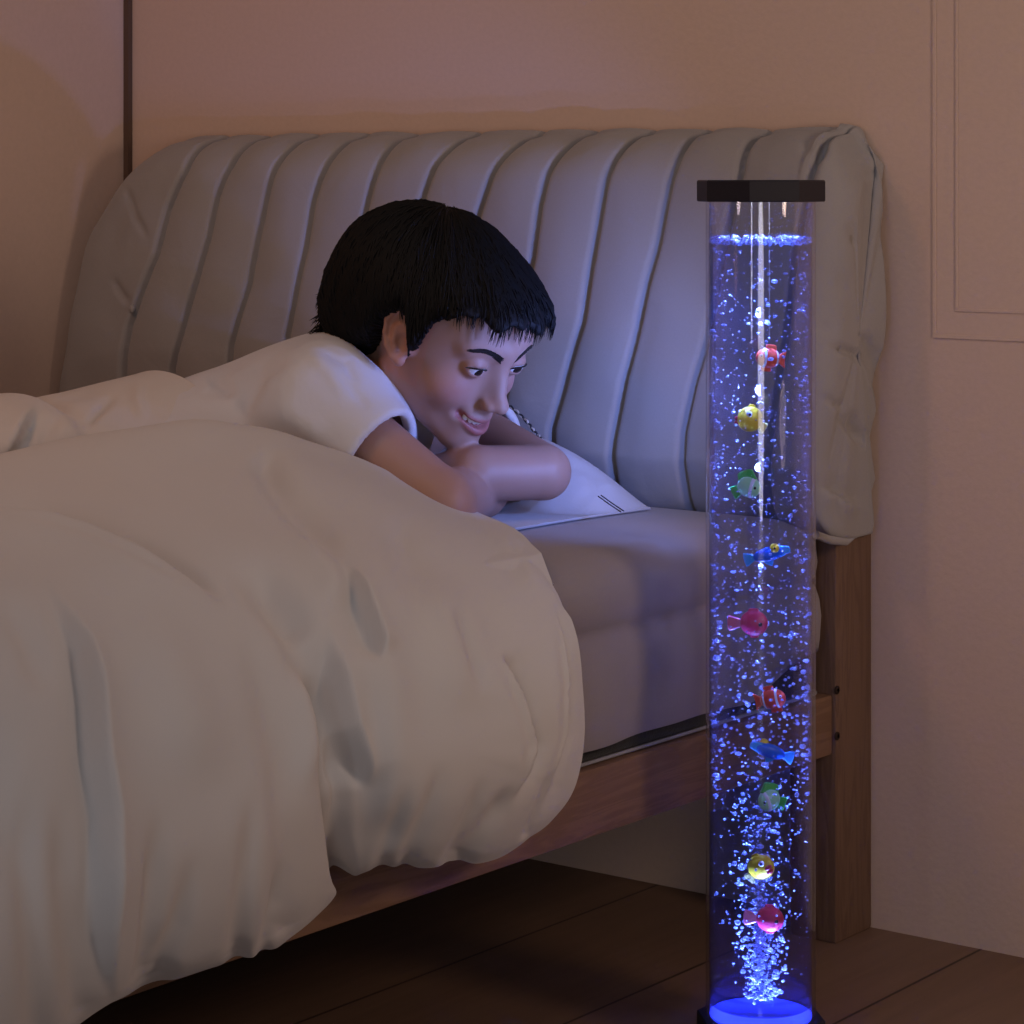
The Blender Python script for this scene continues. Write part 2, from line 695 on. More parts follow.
# ================================================================== SETTING
v, f = boxmesh(-1.06, 3.2, 0.0, 0.12, 0.0, 2.3)
tag(obj('wall_back', v, f, M['wall'], smooth=False, loc=(0, 0, 0)), kind='structure')
v, f = boxmesh(-1.18, -1.06, -4.2, 0.12, 0.0, 2.3)
tag(obj('wall_left', v, f, M['wall'], smooth=False, loc=(0, 0, 0)), kind='structure')
v, f = boxmesh(-1.18, 3.2, -4.2, 0.12, -0.1, 0.0)
tag(obj('floor', v, f, M['floor'], smooth=False, loc=(0, 0, 0)), kind='structure')
v, f = boxmesh(-1.0595, -1.0515, -0.008, -0.0005, 0.001, 2.299)
tag(obj('corner_shade', v, f, M['strip'], smooth=False, loc=(0, 0, 0)), kind='structure')  # dark strip stands in for the shadow line where the walls meet
# raised picture-frame moulding on the back wall
fr = []
x0, x1, z0, z1 = 0.071, 0.95, 0.594, 1.55
for a in ((x0, x1, z0, z0 + .004), (x0, x1, z1 - .004, z1), (x0, x0 + .004, z0 + .004, z1 - .004), (x1 - .004, x1, z0 + .004, z1 - .004)):
    fr.append(boxmesh(a[0], a[1], -0.0015, -0.0003, a[2], a[3], 0.0005))
for a in ((x0 + .025, x1 - .025, z0 + .027, z0 + .030), (x0 + .025, x1 - .025, z1 - .03, z1 - .027), (x0 + .025, x0 + .028, z0 + .03, z1 - .03), (x1 - .028, x1 - .025, z0 + .03, z1 - .03)):
    fr.append(boxmesh(a[0], a[1], -0.0012, -0.0003, a[2], a[3], 0.0004))
v, f = join(fr)
tag(obj('trim_2', v, f, M['trim'], smooth=False, loc=(0, 0, 0)), kind='structure')

# ================================================================== BED FRAME
bed = tag(empty('bed_frame', (0, 0, 0)), 'reddish brown wooden bed frame with a side rail and square corner posts', 'bed frame')
v, f = boxmesh(-0.026, 0.0, -2.05, -0.0735, 0.186, 0.245, 0.003)
obj('side_rail', v, f, M['wood_y'], bed, auto=35)
v, f = boxmesh(-1.046, -1.02, -2.05, -0.0735, 0.186, 0.245, 0.003)
obj('side_rail', v, f, M['wood_y'], bed, auto=35)
for x0, x1, bolts in ((-0.05, 0.003, True), (-1.046, -0.994, False)):
    v, f = boxmesh(x0, x1, -0.0725, -0.0015, 0.0, 0.4, 0.003)
    p = obj('post', v, f, M['wood_z'], bed, auto=35)
    if bolts:
        for px, py in ((837, 690), (837, 736)):
            c = ON(px, py, 0, 0.003)
            th = np.linspace(0, 2 * math.pi, 20, endpoint=False)
            V = [(0.0025, c[1] + .0042 * math.cos(t), c[2] + .0042 * math.sin(t)) for t in th]
            V += [(0.0038, c[1] + .0042 * math.cos(t), c[2] + .0042 * math.sin(t)) for t in th]
            V += [(0.0041, c[1] + .0034 * math.cos(t), c[2] + .0034 * math.sin(t)) for t in th]
            V += [(0.0043, c[1] + .0018 * math.cos(t), c[2] + .0018 * math.sin(t)) for t in th]
            F = grid_faces(4, 20, wrap_m=True) + [tuple(60 + k for k in range(20))]
            b = obj('bolt', V, F, M['bolt'], p)
            tag(b, 'dark round bolt cap')
for x0, x1 in ((-0.05, 0.0), (-1.046, -0.996)):
    v, f = boxmesh(x0, x1, -2.12, -2.0505, 0.0, 0.26, 0.003)
    obj('post', v, f, M['wood_z'], bed, auto=35)
v, f = join([boxmesh(-1.019, -0.027, -0.2 - k * 0.2, -0.13 - k * 0.2, 0.215, 0.23) for k in range(10)])
obj('slats', v, f, M['wood_y'], bed, smooth=False)

# ================================================================== MATTRESS + FITTED SHEET
def rounded_rect(x0, x1, y0, y1, r, step=0.012):
    P = []
    for cx, cy, a0 in ((x1 - r, y1 - r, 0), (x0 + r, y1 - r, 90), (x0 + r, y0 + r, 180), (x1 - r, y0 + r, 270)):
        for k in range(9):
            a = math.radians(a0 + 90 * k / 8)
            P.append((cx + r * math.cos(a), cy + r * math.sin(a), math.cos(a), math.sin(a)))
    Q = []
    for i in range(len(P)):
        a, b = np.array(P[i]), np.array(P[(i + 1) % len(P)])
        n = max(1, int(np.hypot(*(b - a)[:2]) / step))
        for k in range(n):
            q = a + (b - a) * k / n
            q[2:] /= np.hypot(*q[2:])
            Q.append(q)
    return np.array(Q)


def slab(out, prof, top=True, bottom=False, zfix=None):
    n = len(out)
    rows = []
    for z, o in prof:
        if o >= 0:
            rows.append(np.stack([out[:, 0] + out[:, 2] * o, out[:, 1] + out[:, 3] * o, np.full(n, z)], -1))
        else:                                   # inset rings shrink about the middle so tight corners stay clean
            mid_, half_ = (out[:, :2].max(0) + out[:, :2].min(0)) / 2, (out[:, :2].max(0) - out[:, :2].min(0)) / 2
            q = mid_ + (out[:, :2] - mid_) * (1 + o / half_)
            rows.append(np.stack([q[:, 0], q[:, 1], np.full(n, z)], -1))
    P = np.array(rows)
    if zfix is not None:
        P = zfix(P)
    if top:
        c = P[-1].mean(0)
        extra = [c + (P[-1] - c) * s for s in (0.93, 0.8, 0.6, 0.35, 0.12)]
        P = np.concatenate([P, np.array(extra)])
    V = P.reshape(-1, 3)
    F = grid_faces(len(P), n, wrap_m=True)
    F = [q[::-1] for q in F]
    if top:
        F.append(tuple((len(P) - 1) * n + k for k in range(n)))
    if bottom:
        F.append(tuple(range(n - 1, -1, -1)))
    return V, F


outl = rounded_rect(-1.044, -0.010, -2.04, -0.0835, 0.016)
mat = tag(empty('mattress', (-0.5, -1.05, 0.2455)), 'mattress with a dark mesh border showing under the mauve grey sheet', 'mattress')
v, f = slab(outl, [(0.2455, -0.01), (0.249, -0.002), (0.256, 0.0), (0.30, 0.0), (0.355, -0.008), (0.36, -0.008), (0.40, -0.012), (0.412, -0.026), (0.415, -0.044)], True, True)
obj('mattress_body', v, f, M['base'], mat)
pip = []
v, f = tube(np.stack([outl[:, 0] + outl[:, 2] * 0.003, outl[:, 1] + outl[:, 3] * 0.003, np.full(len(outl), 0.2482)], -1), 0.0017, 6, False)
f = list(f) + [((len(outl) - 1) * 6 + k, k, (k + 1) % 6, (len(outl) - 1) * 6 + (k + 1) % 6) for k in range(6)]
tag(obj('piping', v, f, M['piping'], mat), 'pale grey piping')


def sheet_fix(P):
    w = smoothstep(-0.23, -0.10, P[0][:, 1]) * smoothstep(-0.12, -0.02, P[0][:, 0])
    for i in range(4):
        P[i, :, 2] += w * 0.034 * (1 - i / 4.0)
    # slack ripples of the stretched cloth
    ang = P[..., 1] * 23 + P[..., 0] * 17
    amp = np.interp(P[..., 2], [0.26, 0.31, 0.345, 0.39, 0.42], [0.0035, 0.002, 0.0, 0.0015, 0])
    wv = np.sin(ang) + 0.6 * np.sin(ang * 2.3 + 1)
    P[..., 0] += amp * wv * outl[None, :, 2]
    P[..., 1] += amp * wv * outl[None, :, 3]
    return P


v, f = slab(outl, [(0.2605, 0.0052), (0.264, 0.0068), (0.285, 0.0085), (0.315, 0.0095), (0.34, 0.0070), (0.352, 0.003), (0.3572, -0.0015), (0.3625, 0.003), (0.376, 0.0055),
                   (0.392, 0.004), (0.403, -0.001), (0.411, -0.010), (0.4165, -0.022), (0.4192, -0.034), (0.42, -0.043)], True, False, sheet_fix)
fs = obj('fitted_sheet', v, f, M['sheet'], loc=(-0.5, -1.05, 0.26))
tag(fs, 'mauve grey fitted sheet stretched smoothly over the mattress', 'bed sheet')

# ================================================================== HEADBOARD CUSHION
XL, XR, ZB, ZT = -1.0555, 0.020, 0.402, 0.800
SEAMS = [
    [(205, 143), (185, 170), (167, 208), (155, 255), (138, 299), (128, 325), (123, 354), (122, 378)],
    [(249, 142), (229, 164), (215, 196), (207, 237), (196, 278), (182, 325), (171, 369)],
    [(296, 142), (274, 167), (264, 196), (255, 237), (246, 284), (229, 346)],
    [(340, 145), (319, 173), (309, 202), (302, 249), (284, 337)],
    [(394, 141), (373, 171), (359, 225), (350, 300)],
    [(457, 141), (433, 163), (419, 202), (405, 270)],
    [(517, 143), (492, 167), (476, 210), (458, 290)],
    [(572, 141), (547, 171), (537, 206), (531, 257), (515, 330), (500, 400)],
    [(627, 143), (605, 179), (592, 245), (580, 323), (560, 390), (549, 429)],
    [(689, 138), (672, 167), (654, 249), (627, 362), (611, 440), (613, 483)],
    [(754, 134), (738, 171), (720, 255), (705, 339), (681, 432), (685, 499)],
    [(829, 140), (809, 180), (795, 260), (785, 340), (770, 430), (768, 505)]]


def front_y(z):
    base = np.interp(z, [0.40, 0.42, 0.47, 0.55, 0.65, 0.75, 0.80], [-0.105, -0.118, -0.135, -0.132, -0.118, -0.098, -0.088])
    t = np.clip((z - (ZT - 0.055)) / 0.055, 0, 1)
    return base + 0.058 * (1 - np.sqrt(np.maximum(0, 1 - t * t)))


seam_fn = []
for s in SEAMS:
    zz, xx = [], []
    for px, py in s:
        y = -0.1
        for _ in range(12):
            p = ON(px, py, 1, y)
            y = float(front_y(min(p[2], ZT - 0.001)))
        zz.append(p[2])
        xx.append(p[0])
    o = np.argsort(zz)
    seam_fn.append((np.array(zz)[o], np.array(xx)[o]))


def cushion():
    # stations along x: rounded right end, long round shoulder at the left end
    st = []
    for k in range(9):
        a = math.pi / 2 * k / 8
        st.append((XL + 0.03 * (1 - math.sin(a)), 0.03 * (1 - math.cos(a)) if k < 8 else 0.03))
    left = [(XL + 0.03 - 0.03 * math.sin(math.pi / 2 * (1 - k / 8)), 0.03 * (1 - math.cos(math.pi / 2 * (1 - k / 8)))) for k in range(9)]
    mid = [(x, 0.0) for x in np.linspace(XL + 0.033, XR - 0.032, 420)]
    right = [(XR - 0.03 + 0.03 * math.sin(math.pi / 2 * k / 8), 0.03 * (1 - math.cos(math.pi / 2 * k / 8))) for k in range(9)]
    st = left + mid + right
    nF, nT, nB = 110, 16, 30
    rows = []
    for x, ins in st:
        d = x - XL
        a, b = 0.150, 0.205
        t = np.clip(1 - d / a, 0, 1)
        zt = ZT - b * (1 - math.sqrt(max(0.0, 1 - t ** 2.0)))
        dr = (x - (XR - 0.045)) / 0.045
        if dr > 0:
            zt += 0.004 - 0.022 * (1 - math.sqrt(max(0, 1 - min(dr, 1) ** 2)))
        zt -= ins * 0.6
        zb = ZB + ins * 0.25
        fr_ = np.linspace(0, 1, nF)
        z = zb + (zt - zb) * fr_
        zn = ZB + (ZT - ZB) * fr_              # normalised height for the profile
        yf = front_y(zn)
        yf = yf + ins
        top_y = yf[-1]
        back = -0.004 - ins * 0.4
        lo_r = 0.03
        tb = np.clip(1 - (z - zb) / lo_r, 0, 1)
        yf = yf + 0.03 * (1 - np.sqrt(np.maximum(0, 1 - tb ** 2)))
        front = np.stack([np.full(nF, x), yf, z], -1)
        ty = np.linspace(yf[-1], back, nT + 2)[1:-1]
        top = np.stack([np.full(nT, x), ty, zt + 0.004 * np.sin(np.linspace(0, math.pi, nT + 2)[1:-1])], -1)
        bk = np.stack([np.full(nB, x), np.full(nB, back), np.linspace(zt, zb, nB)], -1)
        by = np.linspace(back, yf[0], 10)[1:-1]
        bot = np.stack([np.full(8, x), by, np.full(8, zb)], -1)
        rows.append(np.concatenate([front, top, bk, bot]))
    P = np.array(rows)
    n = P.shape[1]
    # channels: stitched grooves with plump cloth between
    N = grid_normals(P, wrap_m=True)
    zq = np.clip(P[..., 2], 0.40, ZT + 0.01)
    sx = np.stack([np.interp(zq, a, b) for a, b in seam_fn], 0)
    sx = np.concatenate([np.full((1,) + zq.shape, XL - 0.02), sx, np.full((1,) + zq.shape, XR + 0.02)], 0)
    x = P[..., 0]
    dist = np.min(np.abs(x[None] - sx), 0)
    k = np.clip((x[None] > sx).sum(0), 1, len(sx) - 1)
    ii, jj = np.indices(x.shape)
    lo, hi = sx[k - 1, ii, jj], sx[k, ii, jj]
    u = np.clip((x - lo) / (hi - lo + 1e-6), 0, 1)
    puff = np.sin(np.pi * u) ** 0.9 - 0.7
    puff = np.where((k == 1) | (k == len(sx) - 1), 0.15, puff)
    fm = np.zeros(n)
    fm[:nF] = 1
    fm[nF:nF + nT] = np.linspace(1, 0.0, nT)
    fm = fm[None, :] * smoothstep(0.0, 0.015, P[..., 2] - ZB)
    edge = smoothstep(0.0, 0.03, x - XL) * smoothstep(0.0, 0.012, XR - x)
    off = (0.0050 * puff - 0.0110 * np.exp(-(dist / 0.0036) ** 2)) * fm * edge
    off += 0.0022 * vnoise(P, 26, 3) * fm + 0.0014 * vnoise(P, 60, 4) * fm
    off += 0.002 * vnoise(P * np.array([1, 1, 0.6]), 45, 9) * np.clip(1 - fm, 0, 1) * (P[..., 2] > ZT - 0.1)
    sgn = -1.0 if (N[200, 40] @ np.array([0, -1, 0])) < 0 else 1.0
    P = P + N * sgn * off[..., None]
    side = smoothstep(XR - 0.034, XR - 0.004, x)
    lump = [(145, 870), (165, 876), (190, 882), (215, 883), (230, 880), (260, 884), (300, 886), (330, 886), (350, 884), (372, 877), (382, 874), (398, 877), (410, 878), (425, 874), (447, 868), (460, 873), (475, 875), (487, 871), (510, 874), (540, 870)]
    lz = np.array([ON(px, py, 1, -0.02)[2] for py, px in lump])
    ld = np.array([(px - 880) * 0.00126 for py, px in lump])
    P[..., 0] += side * (0.003 * vnoise(P, 38, 21) + np.interp(P[..., 2], lz[::-1], ld[::-1]) * smoothstep(-0.12, -0.04, P[..., 1]))
    P[..., 2] -= 0.013 * smoothstep(0.0045, 0.013, P[..., 0]) * smoothstep(0.50, 0.41, P[..., 2])   # the loose end droops past the post
    # end caps
    capL = [P[0].mean(0) + (P[0] - P[0].mean(0)) * s for s in (0.05, 0.3, 0.6, 0.85)]
    cR = P[-1].mean(0)
    capR = [cR + (P[-1] - cR) * s + np.array([0.004 * (1 - s), 0, 0]) for s in np.linspace(0.985, 0.03, 36)]
    P = np.concatenate([np.array(capL), P, np.array(capR)])
    return P, sgn


P, sgn = cushion()
N = grid_normals(P, True) * sgn
side_strokes = [
    ([(861, 329), (872, 352), (878, 372)], 0.007, 5, 'c'), ([(826, 345), (850, 352), (876, 368)], 0.005, 4, 'c'), ([(822, 395), (845, 410)], 0.004, 4, 'c'),
    ([(850, 408), (857, 430), (868, 448)], 0.008, 5, 'c'), ([(836, 414), (850, 428), (866, 446)], 0.005, 4, 'c'), ([(818, 485), (840, 497), (864, 508)], 0.006, 4, 's'),
    ([(829, 140), (820, 155), (811, 182)], 0.004, 2.2, 'c'), ([(838, 128), (828, 138), (818, 165)], 0.004, 4, 'c'), ([(808, 135), (806, 155)], 0.003, 5, 'c'),
    ([(850, 130), (860, 145), (876, 165)], 0.003, 6, 'c'), ([(840, 182), (870, 172), (880, 170)], 0.003, 5, 'c'),
    ([(847, 225), (858, 250)], 0.002, 5, 'c'), ([(838, 270), (846, 300)], 0.002, 5, 'c'), ([(822, 320), (832, 340)], 0.002, 5, 'c'),
    ([(862, 180), (882, 210), (884, 216)], 0.002, 5, 'c'),
    # left end tucks
    ([(122, 178), (134, 215), (150, 242)], 0.004, 3, 'c'), ([(110, 275), (122, 295), (132, 306)], 0.004, 3, 'c'), ([(84, 228), (90, 236)], 0.003, 3, 'c'),
    ([(150, 168), (128, 205), (105, 260)], 0.002, 9, 'c')]
P = folds(P, N, side_strokes)
n = P.shape[1]
F = grid_faces(P.shape[0], n, wrap_m=True) + [tuple(range(n)), tuple((P.shape[0] - 1) * n + k for k in range(n - 1, -1, -1))]
if sgn < 0:
    F = [q[::-1] for q in F]
hb = obj('headboard_cushion', P.reshape(-1, 3), F, M['cushion'], loc=(-0.5, -0.06, ZB))
tag(hb, 'padded grey headboard cushion with stitched channels leaning on the back wall', 'headboard')
b = ON(132, 309, 1, -0.125)
v, f = ball(b, (0.004, 0.003, 0.005), 10, 7)
obj('button', v, f, M['cushion'], hb)
# hem welt at the bottom of the right end
wl = [ON(px, py, 0, XR + 0.001) for px, py in ((816, 535), (830, 540), (846, 542), (853, 539))]
v, f = tube(wl, [0.004, 0.0042, 0.0035, 0.001], 8)
obj('welt', v, f, M['cushion'], hb)

def catmull(C, n):
    C = np.asarray(C, float)
    m = len(C)
    t = np.linspace(0, m - 1, n)
    i = np.clip(t.astype(int), 0, m - 2)
    u = (t - i).reshape((-1,) + (1,) * (C.ndim - 1))
    p0, p1, p2, p3 = C[np.maximum(i - 1, 0)], C[i], C[i + 1], C[np.minimum(i + 2, m - 1)]
    return 0.5 * (2 * p1 + (p2 - p0) * u + (2 * p0 - 5 * p1 + 4 * p2 - p3) * u ** 2 + (3 * p1 - p0 - 3 * p2 + p3) * u ** 3)


# ================================================================== PILLOW
def pillow(x0, x1, y0, y1, zb, T):
    n, m = 90, 64
    rows_t, rows_b = [], []
    u = np.sin(np.linspace(-math.pi / 2, math.pi / 2, n))
    w = np.sin(np.linspace(-math.pi / 2, math.pi / 2, m))
    U, V = np.meshgrid(u, w, indexing='ij')
    pin = 1 - 0.05 * (1 - np.abs(V) ** 2) * np.abs(U) ** 3
    pin2 = 1 - 0.07 * (1 - np.abs(U) ** 2) * np.abs(V) ** 3
    X = (x0 + x1) / 2 + U * (x1 - x0) / 2 * pin
    Y = (y0 + y1) / 2 + V * (y1 - y0) / 2 * pin2
    prof = np.maximum(0, (1 - np.abs(U) ** 2.6)) ** 0.62 * np.maximum(0, (1 - np.abs(V) ** 4)) ** 0.6
    top = np.stack([X, Y, zb + 0.003 + T * prof], -1)
    bot = np.stack([X, Y, zb + 0.001 - 0.0005 * prof], -1)
    return top, bot


top, bot = pillow(-0.70, -0.164, -0.50, -0.150, 0.4205, 0.122)
N = grid_normals(top)
if N[45, 30][2] < 0:
    N = -N
# shallow dents under the forearms and chin, soft creases towards the corner
for c, r, a in (((-0.19, -0.31), 0.065, 0.11), ((-0.27, -0.31), 0.068, 0.10), ((-0.36, -0.33), 0.09, 0.09), ((-0.22, -0.41), 0.075, 0.09), ((-0.32, -0.41), 0.09, 0.09), ((-0.45, -0.38), 0.11, 0.07)):
    g = np.exp(-(((top[..., 0] - c[0]) ** 2 + (top[..., 1] - c[1]) ** 2) / r ** 2))
    top[..., 2] = np.maximum(0.424, top[..., 2] - a * g)
top = folds(top, N, [([(560, 458), (590, 470), (612, 496)], 0.004, 5, 'c'), ([(575, 440), (590, 462)], 0.003, 5, 'c'), ([(540, 505), (575, 500), (600, 492)], 0.003, 4, 'c'),
                     ([(595, 478), (615, 490)], 0.003, 3, 'r'), ([(515, 415), (540, 440), (562, 448)], 0.003, 6, 'c')])
n, m = top.shape[:2]
V = np.concatenate([top.reshape(-1, 3), bot.reshape(-1, 3)])
F = grid_faces(n, m)
if grid_normals(top)[45, 30][2] < 0:
    F = [q[::-1] for q in F]
Fb = [tuple(i + n * m for i in q[::-1]) for q in F]
rim = [i for i in range(m)] + [i * m + m - 1 for i in range(1, n)] + [(n - 1) * m + j for j in range(m - 2, -1, -1)] + [i * m for i in range(n - 2, 0, -1)]
Fr = [(rim[k], rim[(k + 1) % len(rim)], rim[(k + 1) % len(rim)] + n * m, rim[k] + n * m) for k in range(len(rim))]
pl = obj('pillow', V, list(F) + Fb + Fr, M['pillow'], loc=(-0.42, -0.33, 0.42))
tag(pl, 'white pillow under the folded arms with a braided trim along its edge', 'pillow')
cl = [ON(px, py, 2, z) for px, py, z in ((598, 496, .452), (609, 504, .444), (621, 512, .434))]
v, f = join([tube(cl, 0.0006, 6), tube([p + np.array([0.002, 0.002, 0.0008]) for p in cl], 0.0006, 6)])
tag(obj('zip', v, f, M['cord_d'], pl), 'dark zip at the corner')
# braided trim lying along the raised back edge
cl = np.array([ON(px, py, 1, -0.205) for px, py in ((505, 404), (516, 412), (527, 423), (534, 432), (540, 438))])
cl = catmull(cl, 60)
for nm, col_, ph in (('braid', 'cord_l', 0.0), ('braid', 'cord_d', math.pi)):
    tt_ = np.linspace(0, 9 * math.pi, 60) + ph
    v, f = tube(cl + np.stack([np.cos(tt_) * .0011, np.zeros(60), np.sin(tt_) * .0011], -1) + np.array([0.002, -0.002, 0.001]), 0.0011, 6)
    tag(obj(nm, v, f, M[col_], pl), 'beige braid strand' if ph == 0 else 'black braid strand')

# ================================================================== DUVET
# each column runs from the back crest over the near side of the bed down to the hem: (px, py, x of the cloth)
DC = [
    [(452, 492, -.235), (470, 504, -.215), (497, 517, -.15), (524, 536, -.085), (547, 566, -.02), (566, 600, .022), (582, 640, .046), (589, 690, .056), (588, 740, .058), (574, 790, .054), (552, 820, .048), (530, 838, .040)],
    [(410, 478, -.25), (436, 492, -.22), (470, 525, -.13), (500, 555, -.055), (522, 590, .01), (540, 630, .045), (553, 675, .068), (560, 720, .078), (556, 770, .080), (540, 812, .070), (518, 840, .060), (495, 856, .048)],
    [(360, 457, -.27), (385, 478, -.23), (412, 515, -.14), (440, 552, -.06), (462, 596, .015), (478, 645, .055), (490, 695, .083), (495, 745, .098), (490, 790, .098), (475, 830, .086), (455, 856, .070), (432, 868, .055)],
    [(316, 442, -.29), (335, 466, -.24), (360, 505, -.14), (385, 548, -.055), (405, 598, .02), (418, 650, .06), (428, 705, .09), (430, 755, .105), (425, 800, .105), (410, 840, .09), (390, 862, .075), (372, 872, .055)],
    [(276, 430, -.31), (290, 456, -.25), (308, 500, -.15), (325, 548, -.055), (342, 600, .02), (352, 655, .055), (358, 710, .075), (360, 760, .085), (358, 805, .085), (354, 845, .075), (350, 872, .062), (347, 886, .05)],
    [(236, 427, -.33), (244, 458, -.26), (256, 505, -.15), (272, 556, -.05), (290, 610, .02), (305, 668, .06), (318, 726, .085), (326, 782, .1), (330, 830, .1), (332, 868, .09), (330, 895, .075), (326, 910, .06)],
    [(192, 424, -.35), (196, 460, -.27), (202, 515, -.15), (214, 572, -.04), (228, 632, .03), (244, 695, .075), (258, 758, .105), (270, 820, .125), (280, 872, .125), (286, 915, .112), (284, 938, .095), (276, 950, .075)],
    [(130, 432, -.37), (128, 468, -.28), (130, 522, -.15), (140, 582, -.035), (156, 648, .04), (172, 715, .09), (188, 785, .122), (202, 850, .142), (214, 905, .142), (220, 948, .125), (216, 966, .105), (204, 976, .085)],
    [(60, 444, -.40), (54, 480, -.29), (52, 535, -.15), (60, 596, -.03), (76, 662, .05), (92, 735, .1), (106, 808, .135), (122, 875, .155), (136, 935, .155), (142, 978, .138), (136, 996, .115), (122, 1006, .09)],
    [(-10, 458, -.42), (-20, 490, -.30), (-30, 545, -.15), (-28, 610, -.02), (-14, 682, .06), (2, 760, .115), (20, 838, .15), (40, 915, .168), (58, 982, .165), (66, 1030, .148), (60, 1048, .122), (46, 1058, .095)],
    [(-110, 472, -.44), (-125, 508, -.31), (-140, 570, -.15), (-140, 640, -.01), (-125, 716, .07), (-105, 800, .125), (-80, 885, .16), (-55, 968, .178), (-35, 1042, .172), (-25, 1092, .152), (-32, 1112, .125), (-48, 1122, .095)],
    [(-270, 492, -.46), (-290, 530, -.32), (-310, 600, -.15), (-310, 676, 0.0), (-290, 762, .075), (-262, 855, .13), (-230, 950, .165), (-198, 1042, .18), (-175, 1122, .17), (-165, 1172, .15), (-172, 1192, .122), (-188, 1202, .09)]]
C = np.array([[ON(px, py, 0, x) for px, py, x in col] for col in DC])
# extra rows behind the crest, coming down onto the sleeper
back = C[:, :1] + np.array([-0.035, 0.02, -0.012])
back2 = C[:, :1] + np.array([-0.075, 0.035, -0.05])
C = np.concatenate([back2, back, C], 1)
# carry the duvet on towards the foot of the bed, out of the picture
last = C[-1]
more = []
for dy in (0.25, 0.55):
    q = last.copy()
    q[:, 1] -= dy
    more.append(q)
C = np.concatenate([C, np.array(more)], 0)
P = catmull(C, 420)
P = catmull(P.transpose(1, 0, 2), 320).transpose(1, 0, 2)


def up_normals(P):
    N = grid_normals(P)
    c = N[P.shape[0] // 3, P.shape[1] // 2]
    return (N, 1) if c @ np.array([0.6, -0.4, 0.5]) > 0 else (-N, -1)


N, s = up_normals(P)
big = [
    ([(-40, 502), (0, 507), (49, 515), (90, 528), (135, 548), (190, 577), (240, 618)], 0.012, 11, 's'),
    ([(107, 528), (140, 542), (185, 568), (232, 596)], 0.007, 6, 'c'),
    ([(118, 1010), (108, 975), (104, 930), (106, 880), (106, 815), (97, 760), (93, 690), (84, 648), (61, 610), (30, 556)], 0.013, 7, 's'),
    ([(245, 556), (287, 601), (310, 640)], 0.008, 14, 'c'),
    ([(215, 545), (262, 588), (295, 625), (325, 690), (334, 740)], 0.012, 18, 'c'),
    ([(255, 450), (263, 462), (287, 495), (324, 535), (352, 585)], 0.012, 14, 'c'),
    ([(290, 520), (330, 570), (345, 610)], 0.007, 14, 'r'),
    ([(378, 664), (374, 648), (366, 613), (358, 588), (344, 556)], 0.011, 6, 's'),
    ([(364, 790), (358, 768), (345, 729), (338, 675), (328, 622)], 0.013, 7, 's'),
    ([(320, 660), (328, 704), (331, 750), (334, 800), (340, 850), (344, 884)], 0.017, 7, 'ce'),
    ([(340, 720), (345, 760), (346, 810), (348, 862), (349, 880)], 0.010, 4, 'ce'),
    ([(362, 600), (385, 690), (392, 780), (385, 840)], 0.011, 26, 'r'),
    ([(452, 604), (468, 645), (482, 700)], 0.006, 8, 'c'),
    ([(500, 650), (507, 667), (524, 705), (534, 745), (528, 775), (508, 812)], 0.011, 7, 's'),
    ([(553, 597), (563, 636), (569, 683), (568, 734), (556, 785), (537, 828)], 0.007, 4, 's'),
    ([(566, 690), (574, 700)], 0.004, 3, 'c'), ([(560, 760), (545, 800), (528, 836)], 0.005, 5, 'ce'),
    ([(514, 780), (498, 812), (476, 842), (462, 860)], 0.007, 8, 'ce'), ([(486, 770), (474, 812), (462, 838), (450, 862)], 0.005, 8, 'ce'),
    ([(444, 760), (430, 805), (416, 840), (406, 866)], 0.005, 9, 'ce'), ([(404, 760), (398, 810), (388, 850), (382, 870)], 0.005, 10, 'ce'),
    ([(540, 560), (562, 590), (575, 620)], 0.004, 6, 'c'), ([(486, 520), (520, 560), (545, 600)], 0.004, 9, 'r'),
    ([(240, 600), (268, 690), (285, 760), (292, 850), (288, 930)], 0.008, 18, 'ce'),
    ([(60, 780), (70, 870), (80, 960), (84, 1040)], 0.007, 16, 'ce'), ([(30, 760), (28, 860), (36, 960), (40, 1040)], 0.006, 14, 'ce'),
    ([(0, 590), (30, 640), (50, 700)], 0.006, 14, 'c'), ([(-10, 700), (0, 800), (8, 900)], 0.006, 18, 'c'),
    ([(158, 800), (156, 880), (150, 950), (142, 1000)], 0.008, 11, 'ce'), ([(196, 850), (180, 925), (168, 955), (158, 990)], 0.007, 9, 'ce'), ([(296, 850), (284, 905), (274, 930), (264, 955)], 0.006, 7, 'ce'),
    ([(256, 780), (250, 860), (242, 920), (236, 965)], 0.006, 10, 'ce'), ([(130, 600), (180, 690), (210, 800)], 0.007, 30, 'r'), ([(410, 570), (450, 640), (470, 720)], 0.007, 26, 'r'),
    ([(420, 500), (400, 540), (420, 600), (428, 660)], 0.006, 16, 'c'), ([(300, 650), (310, 720), (312, 800)], 0.008, 10, 'r')]
P = P + N * ((0.004 * vnoise(P, 14, 5) + 0.0018 * vnoise(P, 34, 6))[..., None])
N, s = up_normals(P)
P = folds(P, N, big)
N, s = up_normals(P)
P = folds(P, N, [(pts, 0.004, 6, 'c') for pts, a_, w_, k_ in big if k_ == 's' and a_ < 0.0125])
for _ in range(4):
    Q = P.copy()
    Q[1:-1, 1:-1] = 0.5 * P[1:-1, 1:-1] + 0.125 * (P[2:, 1:-1] + P[:-2, 1:-1] + P[1:-1, 2:] + P[1:-1, :-2])
    P = Q
P[..., 2] = np.maximum(P[..., 2], np.interp(P[..., 0], [-.08, -.035, -.005, .012, .02], [.434, .430, .412, .30, .0]))
N, s = up_normals(P)
edge = np.minimum(np.minimum(np.arange(P.shape[0])[:, None], np.full((1, P.shape[1]), 9999)), (P.shape[1] - 1 - np.arange(P.shape[1]))[None, :])
